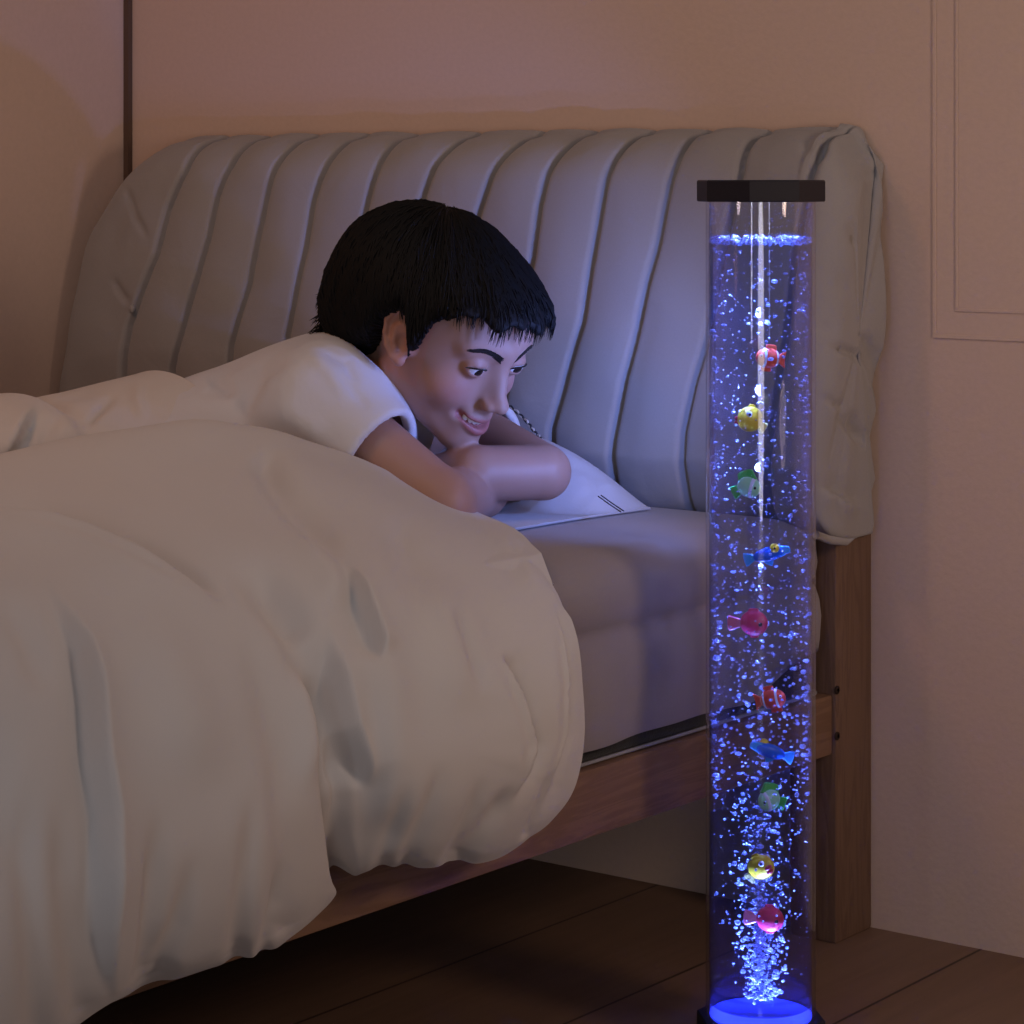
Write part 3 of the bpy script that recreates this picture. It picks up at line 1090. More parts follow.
th = 0.0035 + 0.007 * np.sqrt(np.clip(edge / 10.0, 0, 1))
IN = P - N * th[..., None]
IN[..., 2] = np.maximum(IN[..., 2], np.interp(P[..., 0], [-.08, -.035, -.005, .012, .02], [.424, .423, .403, .29, .0]))
n, m = P.shape[:2]
F = grid_faces(n, m)
if s < 0:
    F = [q[::-1] for q in F]
rim = [i for i in range(m)] + [i * m + m - 1 for i in range(1, n)] + [(n - 1) * m + j for j in range(m - 2, -1, -1)] + [i * m for i in range(n - 2, 0, -1)]
Fi = [tuple(i + n * m for i in q[::-1]) for q in F]
Fr = [(rim[k], rim[(k + 1) % len(rim)], rim[(k + 1) % len(rim)] + n * m, rim[k] + n * m) for k in range(len(rim))]
if s > 0:
    Fr = [q[::-1] for q in Fr]
dv = obj('duvet', np.concatenate([P.reshape(-1, 3), IN.reshape(-1, 3)]), list(F) + Fi + Fr, M['duvet'], loc=(0, -0.9, 0.42))
tag(dv, 'large pale beige duvet heaped on the bed and hanging over its near side', 'duvet')

# ================================================================== TOP SHEET over the hips
AX = W(60, 440, 2.55)
stn = [(162, 431, 2.575, .0590, .122), (152, 431, 2.575, .0560, .124), (120, 436, 2.56, .0530, .126), (85, 441, 2.55, .0490, .126), (54, 445, 2.53, .0460, .126),
       (38, 447, 2.52, .0420, .124), (20, 448, 2.51, .0525, .128), (0, 450, 2.50, .0540, .130), (-50, 456, 2.47, .056, .132), (-120, 466, 2.43, .058, .135), (-220, 482, 2.37, .058, .135),
       (-360, 512, 2.30, .055, .13), (-520, 545, 2.21, .045, .12)]
cen = np.array([W(a, b_, c) for a, b_, c, d, e in stn])
rad = np.array([(d, e) for a, b_, c, d, e in stn])
cen, rad = catmull(cen, 160), catmull(rad, 160)
dirn = cen[-1] - cen[0]
dirn[2] = 0
dirn /= np.linalg.norm(dirn)
wid = np.cross(UP, dirn)
if wid @ FW > 0:
    wid = -wid
th = np.radians(np.linspace(-14, 194, 90))
P = cen[:, None, :] + rad[:, None, 1:2] * np.cos(th)[None, :, None] * wid + rad[:, None, 0:1] * np.sign(np.sin(th))[None, :, None] * (np.abs(np.sin(th)) ** 0.85)[None, :, None] * UP
N = grid_normals(P)
if N[80, 45][2] < 0:
    N = -N
P = P + N * (0.0018 * vnoise(P, 30, 31))[..., None]
P = folds(P, N, [([(42, 402), (26, 425), (10, 452), (2, 475)], 0.010, 5, 's'), ([(28, 412), (30, 440), (34, 470)], 0.004, 4, 'c'), ([(118, 392), (98, 412), (84, 428)], 0.005, 4, 'c'),
                 ([(70, 400), (50, 425), (40, 460)], 0.004, 8, 'c'), ([(66, 440), (64, 470)], 0.004, 5, 'r'), ([(126, 440), (124, 470)], 0.005, 4, 'c'), ([(112, 388), (60, 398), (36, 412)], 0.003, 6, 'c'),
                 ([(140, 378), (138, 400), (146, 424)], 0.003, 6, 'r'), ([(100, 440), (88, 465)], 0.004, 8, 'c')])
P[..., 2] = np.maximum(P[..., 2], 0.4275)
N = grid_normals(P)
if N[80, 45][2] < 0:
    N = -N
IN = P - N * 0.004
IN[..., 2] = np.maximum(IN[..., 2], 0.4235)
n, m = P.shape[:2]
F = grid_faces(n, m)
if grid_normals(P)[80, 45][2] < 0:
    F = [q[::-1] for q in F]
rim = [i for i in range(m)] + [i * m + m - 1 for i in range(1, n)] + [(n - 1) * m + j for j in range(m - 2, -1, -1)] + [i * m for i in range(n - 2, 0, -1)]
Fi = [tuple(i + n * m for i in q[::-1]) for q in F]
Fr = [(rim[k], rim[(k + 1) % len(rim)], rim[(k + 1) % len(rim)] + n * m, rim[k] + n * m) for k in range(len(rim))]
ts = obj('top_sheet', np.concatenate([P.reshape(-1, 3), IN.reshape(-1, 3)]), list(F) + Fi + Fr, M['topsheet'], loc=tuple(AX))
tag(ts, "creased pale top sheet bunched over the lying child's hips behind the duvet", 'bed sheet')

# ================================================================== BUBBLE TUBE LAMP
TX, TY = 0.0952, -0.3583
TR = 0.0478
lamp = tag(empty('bubble_tube_lamp', (TX, TY, 0)), 'tall clear bubble tube lamp with glowing blue water and black cap', 'lamp')
toC = math.atan2(CAM[1] - TY, CAM[0] - TX)
OCT = toC + math.radians(-9.5)          # a corner of the cap nearly faces the room


def octo(prof, r0):
    return lathe(prof, TX, TY, 8, OCT)


v, f = octo([(0.001, 0.0), (0.0555, 0.0), (0.0565, 0.001), (0.0565, 0.021), (0.0555, 0.0222), (0.0490, 0.0222), (0.0001, 0.0215)], 0)
obj('lamp_base', v, f, M['black'], lamp, auto=30)
v, f = octo([(0.0001, 0.7315), (0.0490, 0.7315), (0.0555, 0.7312), (0.0565, 0.7322), (0.0565, 0.7488), (0.0555, 0.7500), (0.001, 0.7500)], 0)
obj('lamp_cap', v, f, M['black'], lamp, auto=30)
v, f = lathe([(TR, 0.0225), (TR, 0.7312), (TR - 0.003, 0.7312), (TR - 0.003, 0.0225)], TX, TY, 96, closed=True)
obj('tube', v, f, M['tube'], lamp, auto=60)
WR = TR - 0.0034
ZW = 0.6955
v, f = lathe([(0.0001, 0.033), (WR - .001, 0.033), (WR, 0.034), (WR, ZW - .001), (WR - .001, ZW), (0.0001, ZW)], TX, TY, 96)
obj('water', v, f, M['water'], lamp, auto=60)
# froth on the water surface
fv, ff = [], []
parts = []
for k in range(420):
    a = random.uniform(0, 2 * math.pi)
    r = WR * math.sqrt(random.uniform(0.25, 1)) * 0.985
    s_ = random.uniform(0.0009, 0.0024)
    parts.append(ball((TX + r * math.cos(a), TY + r * math.sin(a), ZW + 0.0025 + random.uniform(-0.003, 0.002)), (s_, s_, s_), 6, 4))
v, f = join(parts)
tag(obj('foam', v, f, M['bubble'], lamp), 'blue froth', kind='stuff')
v, f = lathe([(0.0001, 0.0223), (WR, 0.0223), (WR, 0.0235), (0.012, 0.0240), (0.0001, 0.0240)], TX, TY, 64)
obj('light_ring', v, f, M['led'], lamp, auto=30)
v, f = lathe([(WR, 0.0440), (WR, 0.0455), (WR - 0.004, 0.0455), (WR - 0.004, 0.0440)], TX, TY, 64, closed=True)
obj('seal_ring', v, f, M['tube'], lamp, auto=30)

# bubbles: a dense stream at the foot that spreads and clings to the wall further up
ICO_V, ICO_F = ball((0, 0, 0), 1.0, 8, 6)
ICO_V = np.array(ICO_V)
BV, BF = [], []


def add_bubble(p, r):
    o = len(BV) * len(ICO_V)
    BV.append(ICO_V * np.asarray(r) + p)
    BF.extend([tuple(i + o for i in q) for q in ICO_F])


for k in range(3500):
    z = 0.036 + (ZW - 0.041) * random.random() ** 1.12
    if random.random() < 0.16:
        z = random.uniform(0.035, 0.125)
    h = (z - 0.036) / 0.65
    core = 0.015 + 0.075 * max(0, min(1, h * 1.7)) ** 0.9
    if h > 0.28 and random.random() < 0.62:      # clinging to the wall
        r = WR - random.uniform(0.001, 0.006)
        a = random.uniform(0, 2 * math.pi)
    else:
        r = min(WR - 0.004, abs(random.gauss(0, core * 0.55)))
        a = random.uniform(0, 2 * math.pi)
    big_ = random.random() < 0.13
    s_ = random.uniform(0.0014, 0.0024) if big_ else random.uniform(0.00045, 0.0012)
    if h > 0.5:
        s_ *= 0.78
    fl = random.uniform(0.55, 1.0)
    wd = random.uniform(1.0, 1.7) if random.random() < 0.5 else 1.0
    add_bubble(np.array([TX + r * math.cos(a), TY + r * math.sin(a), z]), (s_ * wd, s_ * wd, s_ * fl))
for k in range(420):                               # fine condensation above the water
    z = random.uniform(ZW + 0.003, 0.729)
    a = random.uniform(0, 2 * math.pi)
    s_ = random.uniform(0.0003, 0.0006)
    r = WR - 0.0005
    add_bubble(np.array([TX + r * math.cos(a), TY + r * math.sin(a), z]), (s_, s_, s_))
tag(obj('bubbles', np.concatenate(BV), BF, M['bubble'], lamp), 'tiny blue-lit bubbles', kind='stuff')

# ================================================================== TOY FISH floating in the tube
FM = {k: plain('toy fish ' + k, c, 0.35, 0.5) for k, c in dict(
    orange=(0.80, 0.085, 0.025), yellow=(0.85, 0.60, 0.02), pale_yellow=(0.85, 0.72, 0.18), green=(0.05, 0.48, 0.07), mint=(0.40, 0.80, 0.42), white=(0.80, 0.82, 0.85), blue=(0.015, 0.16, 0.72),
    sky=(0.06, 0.42, 0.85), red=(0.72, 0.035, 0.10), pink=(0.85, 0.20, 0.26), black=(0.012, 0.012, 0.02), lips=(0.55, 0.03, 0.05)).items()}


def fish_frame(ang, turn):
    """rows: nose direction, back direction, side facing the room"""
    a, t = math.radians(ang), math.radians(turn)
    nose = math.cos(a) * RT + math.sin(a) * UP
    if abs(math.degrees(a)) > 90 and True:
        upv = math.sin(a) * RT - math.cos(a) * UP
        upv = -(-math.sin(a) * RT + math.cos(a) * UP)
    else:
        upv = -math.sin(a) * RT + math.cos(a) * UP
    side = np.cross(nose, upv)
    n2 = nose * math.cos(t) - FW * math.sin(t)
    s2 = np.cross(n2, upv)
    return np.array([n2, upv, s2])


def fan(base, A, l, h0, h1, thick, notch=0.25, n=9):
    """a flat rubber fin with rounded outer edge, running back along -nose from base"""
    V = []
    for sgn_ in (-1, 1):
        for i in range(7):
            u = i / 6.0
            for j in range(n):
                w_ = -1 + 2 * j / (n - 1)
                hh = h0 + (h1 - h0) * u ** 0.8
                ll = l * u * (1 - notch * (1 - w_ * w_) * u * 0.6 - 0.18 * abs(w_) ** 3)
                V.append(base - A[0] * ll + A[1] * hh * w_ + A[2] * sgn_ * thick * (1 - 0.55 * u))
    F = grid_faces(7, n)
    F2 = [tuple(i + 7 * n for i in q[::-1]) for q in F]
    rim = [i for i in range(n)] + [i * n + n - 1 for i in range(1, 7)] + [6 * n + j for j in range(n - 2, -1, -1)] + [i * n for i in range(5, 0, -1)]
    Fr = [(rim[k], rim[(k + 1) % len(rim)], rim[(k + 1) % len(rim)] + 7 * n, rim[k] + 7 * n) for k in range(len(rim))]
    return V, list(F) + F2 + Fr


def band(c, A, rx, ry, rz, x, w_, n=28, lift=1.035):
    V = []
    for xx in (x - w_, x - w_ * .5, x + w_ * .5, x + w_):
        q = math.sqrt(max(0.02, 1 - (xx / rx) ** 2))
        lf = lift if abs(xx - x) < w_ * .9 else 0.99
        for k in range(n):
            t = 2 * math.pi * k / n
            V.append(c + A[0] * xx + (A[1] * ry * math.cos(t) + A[2] * rz * math.sin(t)) * q * lf)
    return V, grid_faces(4, n, wrap_m=True)


def eyes(fish, c, A, x, y, z, r, white=True):
    for sg in (1, -1):
        p = c + A[0] * x + A[1] * y + A[2] * z * sg
        e = obj('eye', *ball(p, r, 10, 7), FM['white'] if white else FM['black'], fish)
        if white:
            v_, f_ = ball(p + A[2] * sg * r * .62 + A[0] * r * .2, r * .62, 10, 7)
            obj('pupil', v_, f_, FM['black'], e)


def clown(px, py, ang, label):
    c = W(px, py, 2.232)
    A = fish_frame(ang, 18)
    o = tag(empty('toy_fish', tuple(c)), label, 'toy fish', 'toy fish in the bubble tube')
    obj('body', *ball(c, (.0115, .0088, .0062), 20, 14, A), FM['orange'], o)
    obj('tail_fin', *fan(c - A[0] * .0095, A, .0085, .0022, .0075, .0012, .45), FM['orange'], o)
    B = np.array([A[0] * .6 - A[1] * .8, A[0] * .8 + A[1] * .6, A[2]])
    obj('dorsal_fin', *fan(c + A[1] * .0062 - A[0] * .002, np.array([-A[1], A[0], A[2]]), .006, .0055, .0045, .001, .1), FM['orange'], o)
    obj('pectoral_fin', *fan(c - A[1] * .0055 + A[0] * .001, np.array([A[1], A[0], A[2]]), .007, .004, .005, .001, .2), FM['orange'], o)
    tag(obj('stripe', *band(c, A, .0115, .0088, .0062, .0042, .0011), FM['white'], o), 'white stripe')
    tag(obj('stripe', *band(c, A, .0115, .0088, .0062, -.0075, .0009), FM['white'], o), 'white stripe')
    eyes(o, c, A, .0078, .002, .0038, .0012)


def puffer(px, py, ang, label):
    c = W(px, py, 2.232)
    A = fish_frame(ang, 35)
    o = tag(empty('toy_fish', tuple(c)), label, 'toy fish', 'toy fish in the bubble tube')
    obj('body', *ball(c, (.0128, .0112, .0085), 22, 16, A), FM['yellow'], o)
    tag(obj('tail_fin', *fan(c - A[0] * .0115 - A[1] * .004, np.array([A[0] * .85 + A[1] * .5, A[1] * .85 - A[0] * .5, A[2]]), .0085, .0028, .0056, .002, .1), FM['pale_yellow'], o), 'pale yellow tail')
    obj('dorsal_fin', *fan(c + A[1] * .009, np.array([-A[1], A[0], A[2]]), .004, .005, .003, .001, .1), FM['yellow'], o)
    m_ = c + A[0] * .0095 - A[1] * .0022 + A[2] * .0040
    tag(obj('mouth', *join([ball(m_ + A[1] * .0014, (.0036, .0022, .0036), 12, 8, A), ball(m_ - A[1] * .0022, (.0032, .0022, .0034), 12, 8, A)]), FM['lips'], o), 'red lips')
    eyes(o, c, A, .0066, .0046, .0058, .0025, True)


def angel(px, py, ang, label):
    c = W(px, py, 2.232)
    A = fish_frame(ang, 25)
    o = tag(empty('toy_fish', tuple(c)), label, 'toy fish', 'toy fish in the bubble tube')
    obj('body', *ball(c, (.0108, .0092, .0062), 20, 14, A), FM['mint'], o)
    tag(obj('dorsal_fin', *join([fan(c + A[1] * .0038 - A[0] * .002, np.array([A[0] * .55 - A[1] * .83, A[0] * .83 + A[1] * .55, A[2]]), .0112, .0085, .0068, .0024, .1)]), FM['green'], o), 'green back fin')
    tag(obj('tail_fin', *fan(c - A[0] * .0075 - A[1] * .004, np.array([A[0] * .7 + A[1] * .7, A[1] * .7 - A[0] * .7, A[2]]), .009, .004, .006, .0018, .2), FM['green'], o), 'green tail')
    tag(obj('stripe', *band(c, A, .0108, .0092, .0062, .0035, .0016), FM['white'], o), 'white stripe')
    eyes(o, c, A, .0068, .0010, .0044, .0013, False)


def tang(px, py, ang, label):
    c = W(px, py, 2.232)
    A = fish_frame(ang, 12)
    o = tag(empty('toy_fish', tuple(c)), label, 'toy fish', 'toy fish in the bubble tube')
    obj('body', *ball(c, (.0145, .0062, .0052), 22, 14, A), FM['blue'], o)
    tag(obj('tail_fin', *fan(c - A[0] * .0125, A, .0108, .0016, .0062, .0014, .15), FM['sky'], o), 'sky blue tail')
    tag(obj('mouth', *fan(c + A[0] * .0090, np.array([-A[0], A[1], A[2]]), .0105, .0050, .0028, .0026, .1), FM['sky'], o), 'sky blue snout')
    obj('pectoral_fin', *fan(c - A[1] * .0042, np.array([A[1] * .8 + A[0] * .6, A[0] * .8 - A[1] * .6, A[2]]), .006, .003, .004, .001, .1), FM['sky'], o)
    e = obj('eye', *ball(c + A[0] * .0065 + A[1] * .0042 + A[2] * .0028, .0042, 12, 8), FM['yellow'], o)
    tag(e, 'big yellow eye')
    obj('pupil', *ball(c + A[0] * .007 + A[1] * .0046 + A[2] * .0062, .0012, 8, 6), FM['black'], e)


def snapper(px, py, ang, label):
    c = W(px, py, 2.232)
    A = fish_frame(ang, 15)
    o = tag(empty('toy_fish', tuple(c)), label, 'toy fish', 'toy fish in the bubble tube')
    obj('body', *ball(c, (.0122, .0112, .0065), 22, 16, A), FM['red'], o)
    tag(obj('tail_fin', *fan(c - A[0] * .0105, A, .0135, .0024, .0068, .0016, .1), FM['pink'], o), 'pink tail')
    obj('dorsal_fin', *fan(c + A[1] * .0085, np.array([-A[1], A[0], A[2]]), .0045, .006, .004, .001, .1), FM['red'], o)
    obj('pectoral_fin', *fan(c - A[1] * .0085, np.array([A[1], A[0], A[2]]), .0045, .0045, .0035, .001, .1), FM['red'], o)
    eyes(o, c, A, .0064, -.0004, .0054, .0018, False)


clown(768, 358, 174, 'orange toy clownfish with a white stripe, topmost fish in the tube')
puffer(750, 419, 172, 'yellow round toy fish facing left in the upper half of the tube')
angel(749, 487, -15, 'green and white toy fish facing right, just below the upper yellow fish')
tang(769, 554, 16, 'blue toy fish with a yellow eye, facing up and right')
snapper(754, 623, 2, 'red toy fish with pink tail, mid tube, above the lower orange fish')
clown(773, 699, 14, 'orange toy clownfish facing right, below the upper red fish')
tang(770, 751, 160, 'blue toy fish with a yellow eye, facing left, below the lower orange fish')
angel(769, 800, -160, 'green and white toy fish facing left, just above the lower yellow fish')
puffer(761, 867, 28, 'yellow round toy fish facing right in the lower part of the tube')
snapper(770, 919, 0, 'red toy fish with a pink tail, lowest fish in the tube')

# ================================================================== THE CHILD lying on the bed
HS = 0.87                                        # head size factor
yaw, pit = math.radians(42), math.radians(29)
_f = np.array([math.cos(pit) * math.cos(yaw), -math.sin(pit), math.cos(pit) * math.sin(yaw)])
_u = np.array([math.sin(pit) * math.cos(yaw), math.cos(pit), math.sin(pit) * math.sin(yaw)])
_l = np.cross(_u, _f)
B3 = np.array([RT, UP, -FW])
HM = np.array([_f, _l, _u]) @ B3                 # rows: face-forward, left, up in the room
HO = W(447, 332, 2.50)


def hw(p):
    return HO + HS * (np.asarray(p, float) @ HM)


def hl(p):
    return ((np.asarray(p, float) - HO) @ HM.T) / HS


# grid: fine over the head, coarser over arms, trunk and legs
fx, fy, fz = (HO[0] - .13, HO[0] + .125), (HO[1] - .125, HO[1] + .11), (HO[2] - .125, HO[2] + .10)
gx = axis_grid(-0.95, -0.04, fx[0], fx[1], 0.0019, 0.0055)
gy = axis_grid(-1.22, -0.10, fy[0], fy[1], 0.0019, 0.0055)
gz = axis_grid(0.4235, 0.80, fz[0], fz[1], 0.0019, 0.004)
BD = Field(gx, gy, gz)
HD = Field(gx, gy, gz)                          # head and neck, joined to the trunk afterwards


def hell(c, r, k=0.01, op='add', ax=None):
    A = HM if ax is None else np.asarray(ax, float) @ HM
    HD.ell(hw(c), np.asarray(r, float) * np.ones(3) * HS, A, k * HS, op)


def hcone(a, b, ra, rb, k=0.01, op='add'):
    HD.cone(hw(a), hw(b), ra * HS, rb * HS, k * HS, op)


# ---- trunk, neck, arms, legs
S1, S2 = W(318, 410, 2.47), W(452, 424, 2.70)
E1, E2 = W(441, 504, 2.40), W(543, 472, 2.50)
MS, HC = W(372, 418, 2.59), W(50, 465, 2.53)
ba = (MS - HC) / np.linalg.norm(MS - HC)
bw = np.cross(UP, ba)
bw /= np.linalg.norm(bw)
bt = np.cross(ba, bw)
BA = np.array([ba, bw, bt])


def trunk(F, g):
    F.ell(HC, (.115 + g, .112 + g, .035 + g), BA, .03)
    F.ell(HC + (MS - HC) * .38, (.13 + g, .100 + g, .038 + g), BA, .03)
    F.ell(HC + (MS - HC) * .72 + np.array([0, 0, .002]), (.125 + g, .118 + g, .060 + g), BA, .04)
    F.cone(S1 + (S2 - S1) * .12 + np.array([0, 0, .004]), S2 - (S2 - S1) * .12, .046 + g, .046 + g, .05)
    F.ell(HC + (MS - HC) * .90 + np.array([0, 0, .022]), (.075 + g, .095 + g, .05 + g), BA, .05)


trunk(BD, 0.0)
KN = [W(-228, 486, 2.37) + bw * s * .045 for s in (1, -1)]
AN = [W(-470, 533, 2.24) + bw * s * .045 for s in (1, -1)]
for s, kn, an in ((1, KN[0], AN[0]), (-1, KN[1], AN[1])):
    hip = HC + bw * s * .055 - np.array([0, 0, .008])
    BD.cone(hip, kn, .060, .042, .03)
    BD.cone(kn, an + np.array([0, 0, .002]), .041, .026, .015)
    BD.ell((kn * .62 + an * .38) + np.array([0, 0, .006]), (.08, .04, .036), BA, .02)
    toe = an - ba * .11 + np.array([0, 0, -.012])
    BD.cone(an, toe, .024, .014, .012)
BD.cone(S1, E1, .040, .031, .02)
BD.cone(S2, E2, .034, .027, .015)
# near forearm runs back under the far one; far forearm lies in front of it
W1 = W(508, 478, 2.60)
W2 = W(424, 476, 2.50)
BD.cone(E1, E1 + (W1 - E1) * .55, .031, .026, .008)
BD.cone(E1 + (W1 - E1) * .55, W1, .027, .019, .012)
m_ = W(478, 474, 2.475)
BD.cone(E2, m_, .0265, .0270, .003)
BD.cone(m_, W2, .0270, .019, .003)


def hand(w, d, palm_n, side):
    """palm and five unequal, slightly curled fingers; d = pointing direction, palm_n = back of the hand"""
    d = d / np.linalg.norm(d)
    palm_n = palm_n - d * (palm_n @ d)
    palm_n /= np.linalg.norm(palm_n)
    a = np.cross(palm_n, d) * side
    A = np.array([d, a, palm_n])
    BD.ell(w + d * .038, (.036, .029, .012), A, .010)
    for q, ln, r in ((.021, .050, .0066), (.007, .056, .0068), (-.007, .053, .0066), (-.020, .042, .0058)):
        p = w + d * .064 + a * q
        dr = d.copy()
        for j in range(3):
            dr = dr - palm_n * (.22 + .12 * j)
            dr /= np.linalg.norm(dr)
            p2 = p + dr * ln * (.42, .32, .26)[j]
            BD.cone(p, p2, r * (1 - .08 * j), r * (.95 - .1 * j), .003)
            p = p2
    p = w + d * .016 + a * .024
    for j, l_ in enumerate((.024, .022, .018)):
        dr = d * (.62 + .2 * j) + a * (.75 - .28 * j) - palm_n * .25
        dr /= np.linalg.norm(dr)
        BD.cone(p, p + dr * l_, .0088 - .0012 * j, .0078 - .0012 * j, .004)
        p = p + dr * l_


hand(W1, (RT * .55 + FW * .75 + UP * .1), UP * .7 + FW * .3, 1)
hand(W2, (-RT * .8 + FW * .35 - UP * .12), UP * .9 - RT * .1, -1)
HD.cone(hw((-.045, 0, -.045)), W(368, 410, 2.60), .046, .050, .03)
HD.cone(hw((-.015, 0, -.062)), W(382, 428, 2.57), .036, .040, .03)

# ---- head
hell((-.024, 0, .026), (.108, .086, .088), .02)
hell((.030, 0, .040), (.060, .062, .050), .02)
hell((.028, 0, -.028), (.056, .060, .064), .025)
for s in (1, -1):
    hcone((.000, s * .052, -.045), (.066, s * .012, -.087), .021, .015, .022)
    hell((.052, s * .036, -.029), (.026, .024, .023), .020)
    hcone((.084, s * .006, .026), (.070, s * .044, .027), .0090, .0080, .016)
hell((.075, 0, -.086), (.016, .017, .016), .016)
hell((.072, 0, -.056), (.021, .027, .024), .016)
for s in (1, -1):
    hell((.096, s * .0335, .005), (.0140, .0165, .0100), .012, 'cut')
hcone((.080, 0, .016), (.0905, 0, -.030), .0090, .0125, .012)
hcone((.0850, 0, .018), (.1050, 0, -.026), .0056, .0068, .010)
hell((.1085, 0, -.0300), (.0092, .0086, .0082), .008)
for s in (1, -1):
    hell((.0985, s * .0105, -.0340), (.0090, .0052, .0060), .006)
    hell((.0765, s * .0315, .0065), (.0146, .0146, .0146), .004)
    ca, sa = math.cos(.10), math.sin(.10)
    hell((.0905, s * .0330, .0042), (.0110, .0138, .0046), .0018, 'cut', [[1, 0, 0], [0, ca, s * sa], [0, -s * sa, ca]])
    hell((.1040, s * .0062, -.0405), (.0040, .0028, .0028), .002, 'cut')
    hcone((.0905, s * .0185, -.037), (.0835, s * .0320, -.056), .0022, .0022, .009, 'cut')


def mouth_arc(t, dz=0.0, dx=0.0):
    return np.array([.0945 - .0195 * t * t + dx, .0265 * t, -.0625 + .0085 * t * t + dz * (1 - .8 * t * t)])


ts_ = np.linspace(-1, 1, 13)
for i in range(12):
    for dz, dx, r0 in ((.0062, -.0016, .0034), (-.0076, -.0014, .0046)):
        a, b = mouth_arc(ts_[i], dz, dx), mouth_arc(ts_[i + 1], dz, dx)
        hcone(a, b, r0 * (1 - .9 * ts_[i] ** 2), r0 * (1 - .9 * ts_[i + 1] ** 2), .004)
for i in range(12):
    a, b = mouth_arc(ts_[i], -.0006, .002), mouth_arc(ts_[i + 1], -.0006, .002)
    hcone(a, b, .0031 * (1 - .6 * ts_[i] ** 2), .0031 * (1 - .6 * ts_[i + 1] ** 2), .0015, 'cut')
    a, b = mouth_arc(ts_[i] * .9, -.0006, -.0035), mouth_arc(ts_[i + 1] * .9, -.0006, -.0035)
    hcone(a, b, .0036 * (1 - .6 * ts_[i] ** 2), .0036 * (1 - .6 * ts_[i + 1] ** 2), .0015, 'cut')
for s in (1, -1):
    hell((.0815, s * .0285, -.0540), (.0040, .0036, .0036), .010, 'cut')
# ears
for s in (1, -1):
    e_n = np.array([.30, s * .94, .10])
    e_n /= np.linalg.norm(e_n)
    e_u = np.array([-.30, 0, 1.0])
    e_u -= e_n * (e_u @ e_n)
    e_u /= np.linalg.norm(e_u)
    e_f = np.cross(e_u, e_n) * s
    if e_f[0] < 0:
        e_f = -e_f
    ec = np.array([.008, s * .0815, .004])
    EA = np.array([e_f, e_u, e_n])

    def ep(a, b, c):
        return ec + e_f * a + e_u * b + e_n * c
    hell(ec - e_n * .001, (.0165, .0275, .0055), .006, 'add', EA)
    hell(ep(.006, -.002, -.008), (.012, .018, .012), .006, 'add', EA)
    hx = [(.012, .010), (.0115, .020), (.006, .0285), (-.004, .0315), (-.0135, .0265), (-.018, .015), (-.0175, .001), (-.0135, -.012), (-.006, -.023), (.002, -.027)]
    for a, b in zip(hx[:-1], hx[1:]):
        hcone(ep(a[0], a[1], .0035), ep(b[0], b[1], .0035), .0034, .0034, .003)
    hell(ep(.002, -.0265, .001), (.0072, .0075, .0050), .004, 'add', EA)
    hell(ep(.0035, -.007, .0065), (.0088, .0115, .0075), .004, 'cut', EA)
    for a, b in (((.004, .021), (-.006, .022)), ((-.006, .022), (-.0125, .013)), ((-.0125, .013), (-.0128, .000))):
        hcone(ep(a[0], a[1], .0062), ep(b[0], b[1], .0062), .0028, .0028, .003, 'cut')
    for a, b in (((.000, .014), (-.007, .008)), ((-.007, .008), (-.0075, -.004)), ((-.0075, -.004), (-.003, -.0155))):
        hcone(ep(a[0], a[1], .0035), ep(b[0], b[1], .0035), .0026, .0026, .003)
    hell(ep(.0115, -.0055, .0030), (.0036, .0052, .0036), .004, 'add', EA)

_h = np.maximum(.008 - np.abs(BD.f - HD.f), 0) / .008
BD.f = np.minimum(BD.f, HD.f) - _h * _h * .002
V, Q = surface_nets(BD.f, gx, gy, gz)
V = relax(V, Q, 2)
vol = 0.0
a_, b_, c_ = V[Q[:, 0]], V[Q[:, 1]], V[Q[:, 2]]
if (np.einsum('ij,ij->i', a_, np.cross(b_, c_))).sum() < 0:
    Q = Q[:, ::-1]
person = tag(empty('person', tuple(np.round(W(372, 440, 2.58) * [1, 1, 0] + [0, 0, .42], 3))),
             'dark-haired child in white t-shirt lying on the bed, chin over folded arms, smiling', 'person')
# skin tones: lips, flushed cheeks, darker lids and knuckle-free plain skin elsewhere
L_ = hl(V)
tone = np.tile(np.array([0.345, 0.198, 0.150]), (len(V), 1))


def blend(mask, col):
    global tone
    tone = tone * (1 - mask[:, None]) + np.array(col) * mask[:, None]


near = np.abs(L_).max(1) < .16
t_ = np.clip(L_[:, 1] / .0265, -1, 1)
arc = np.stack([.0945 - .0195 * t_ ** 2, .0265 * t_, -.0625 + .0085 * t_ ** 2], -1)
ext = np.abs(L_[:, 1]) < .0275
up_ = (L_[:, 2] - arc[:, 2])
lip = smoothstep(.0092, .0072, up_ / (1 - .45 * t_ ** 2)) * smoothstep(-.0135, -.0112, up_ / (1 - .45 * t_ ** 2)) * ext * (L_[:, 0] > .068) * near
blend(lip * .8, (0.31, 0.095, 0.09))
for s in (1, -1):
    g = np.exp(-(((L_[:, 0] - .066) ** 2 + (L_[:, 1] - s * .042) ** 2 + (L_[:, 2] + .026) ** 2) / .021 ** 2))
    blend(g * .45 * near, (0.43, 0.16, 0.135))
    g = np.exp(-(((L_[:, 0] - .086) ** 2 + (L_[:, 1] - s * .033) ** 2 + (L_[:, 2] - .004) ** 2) / .012 ** 2))
    blend(g * .4 * near, (0.24, 0.115, 0.085))
    g = (np.abs(L_[:, 1] - s * .0815) < .022) * (np.abs(L_[:, 0] - .008) < .03) * (np.abs(L_[:, 2]) < .045)
    blend(g * .35, (0.43, 0.17, 0.125))
bo = obj('body', V, Q, M['skin'], person)
ca_ = bo.data.color_attributes.new('tone', 'FLOAT_COLOR', 'POINT')
ca_.data.foreach_set('color', np.concatenate([tone, np.ones((len(V), 1))], 1).ravel())

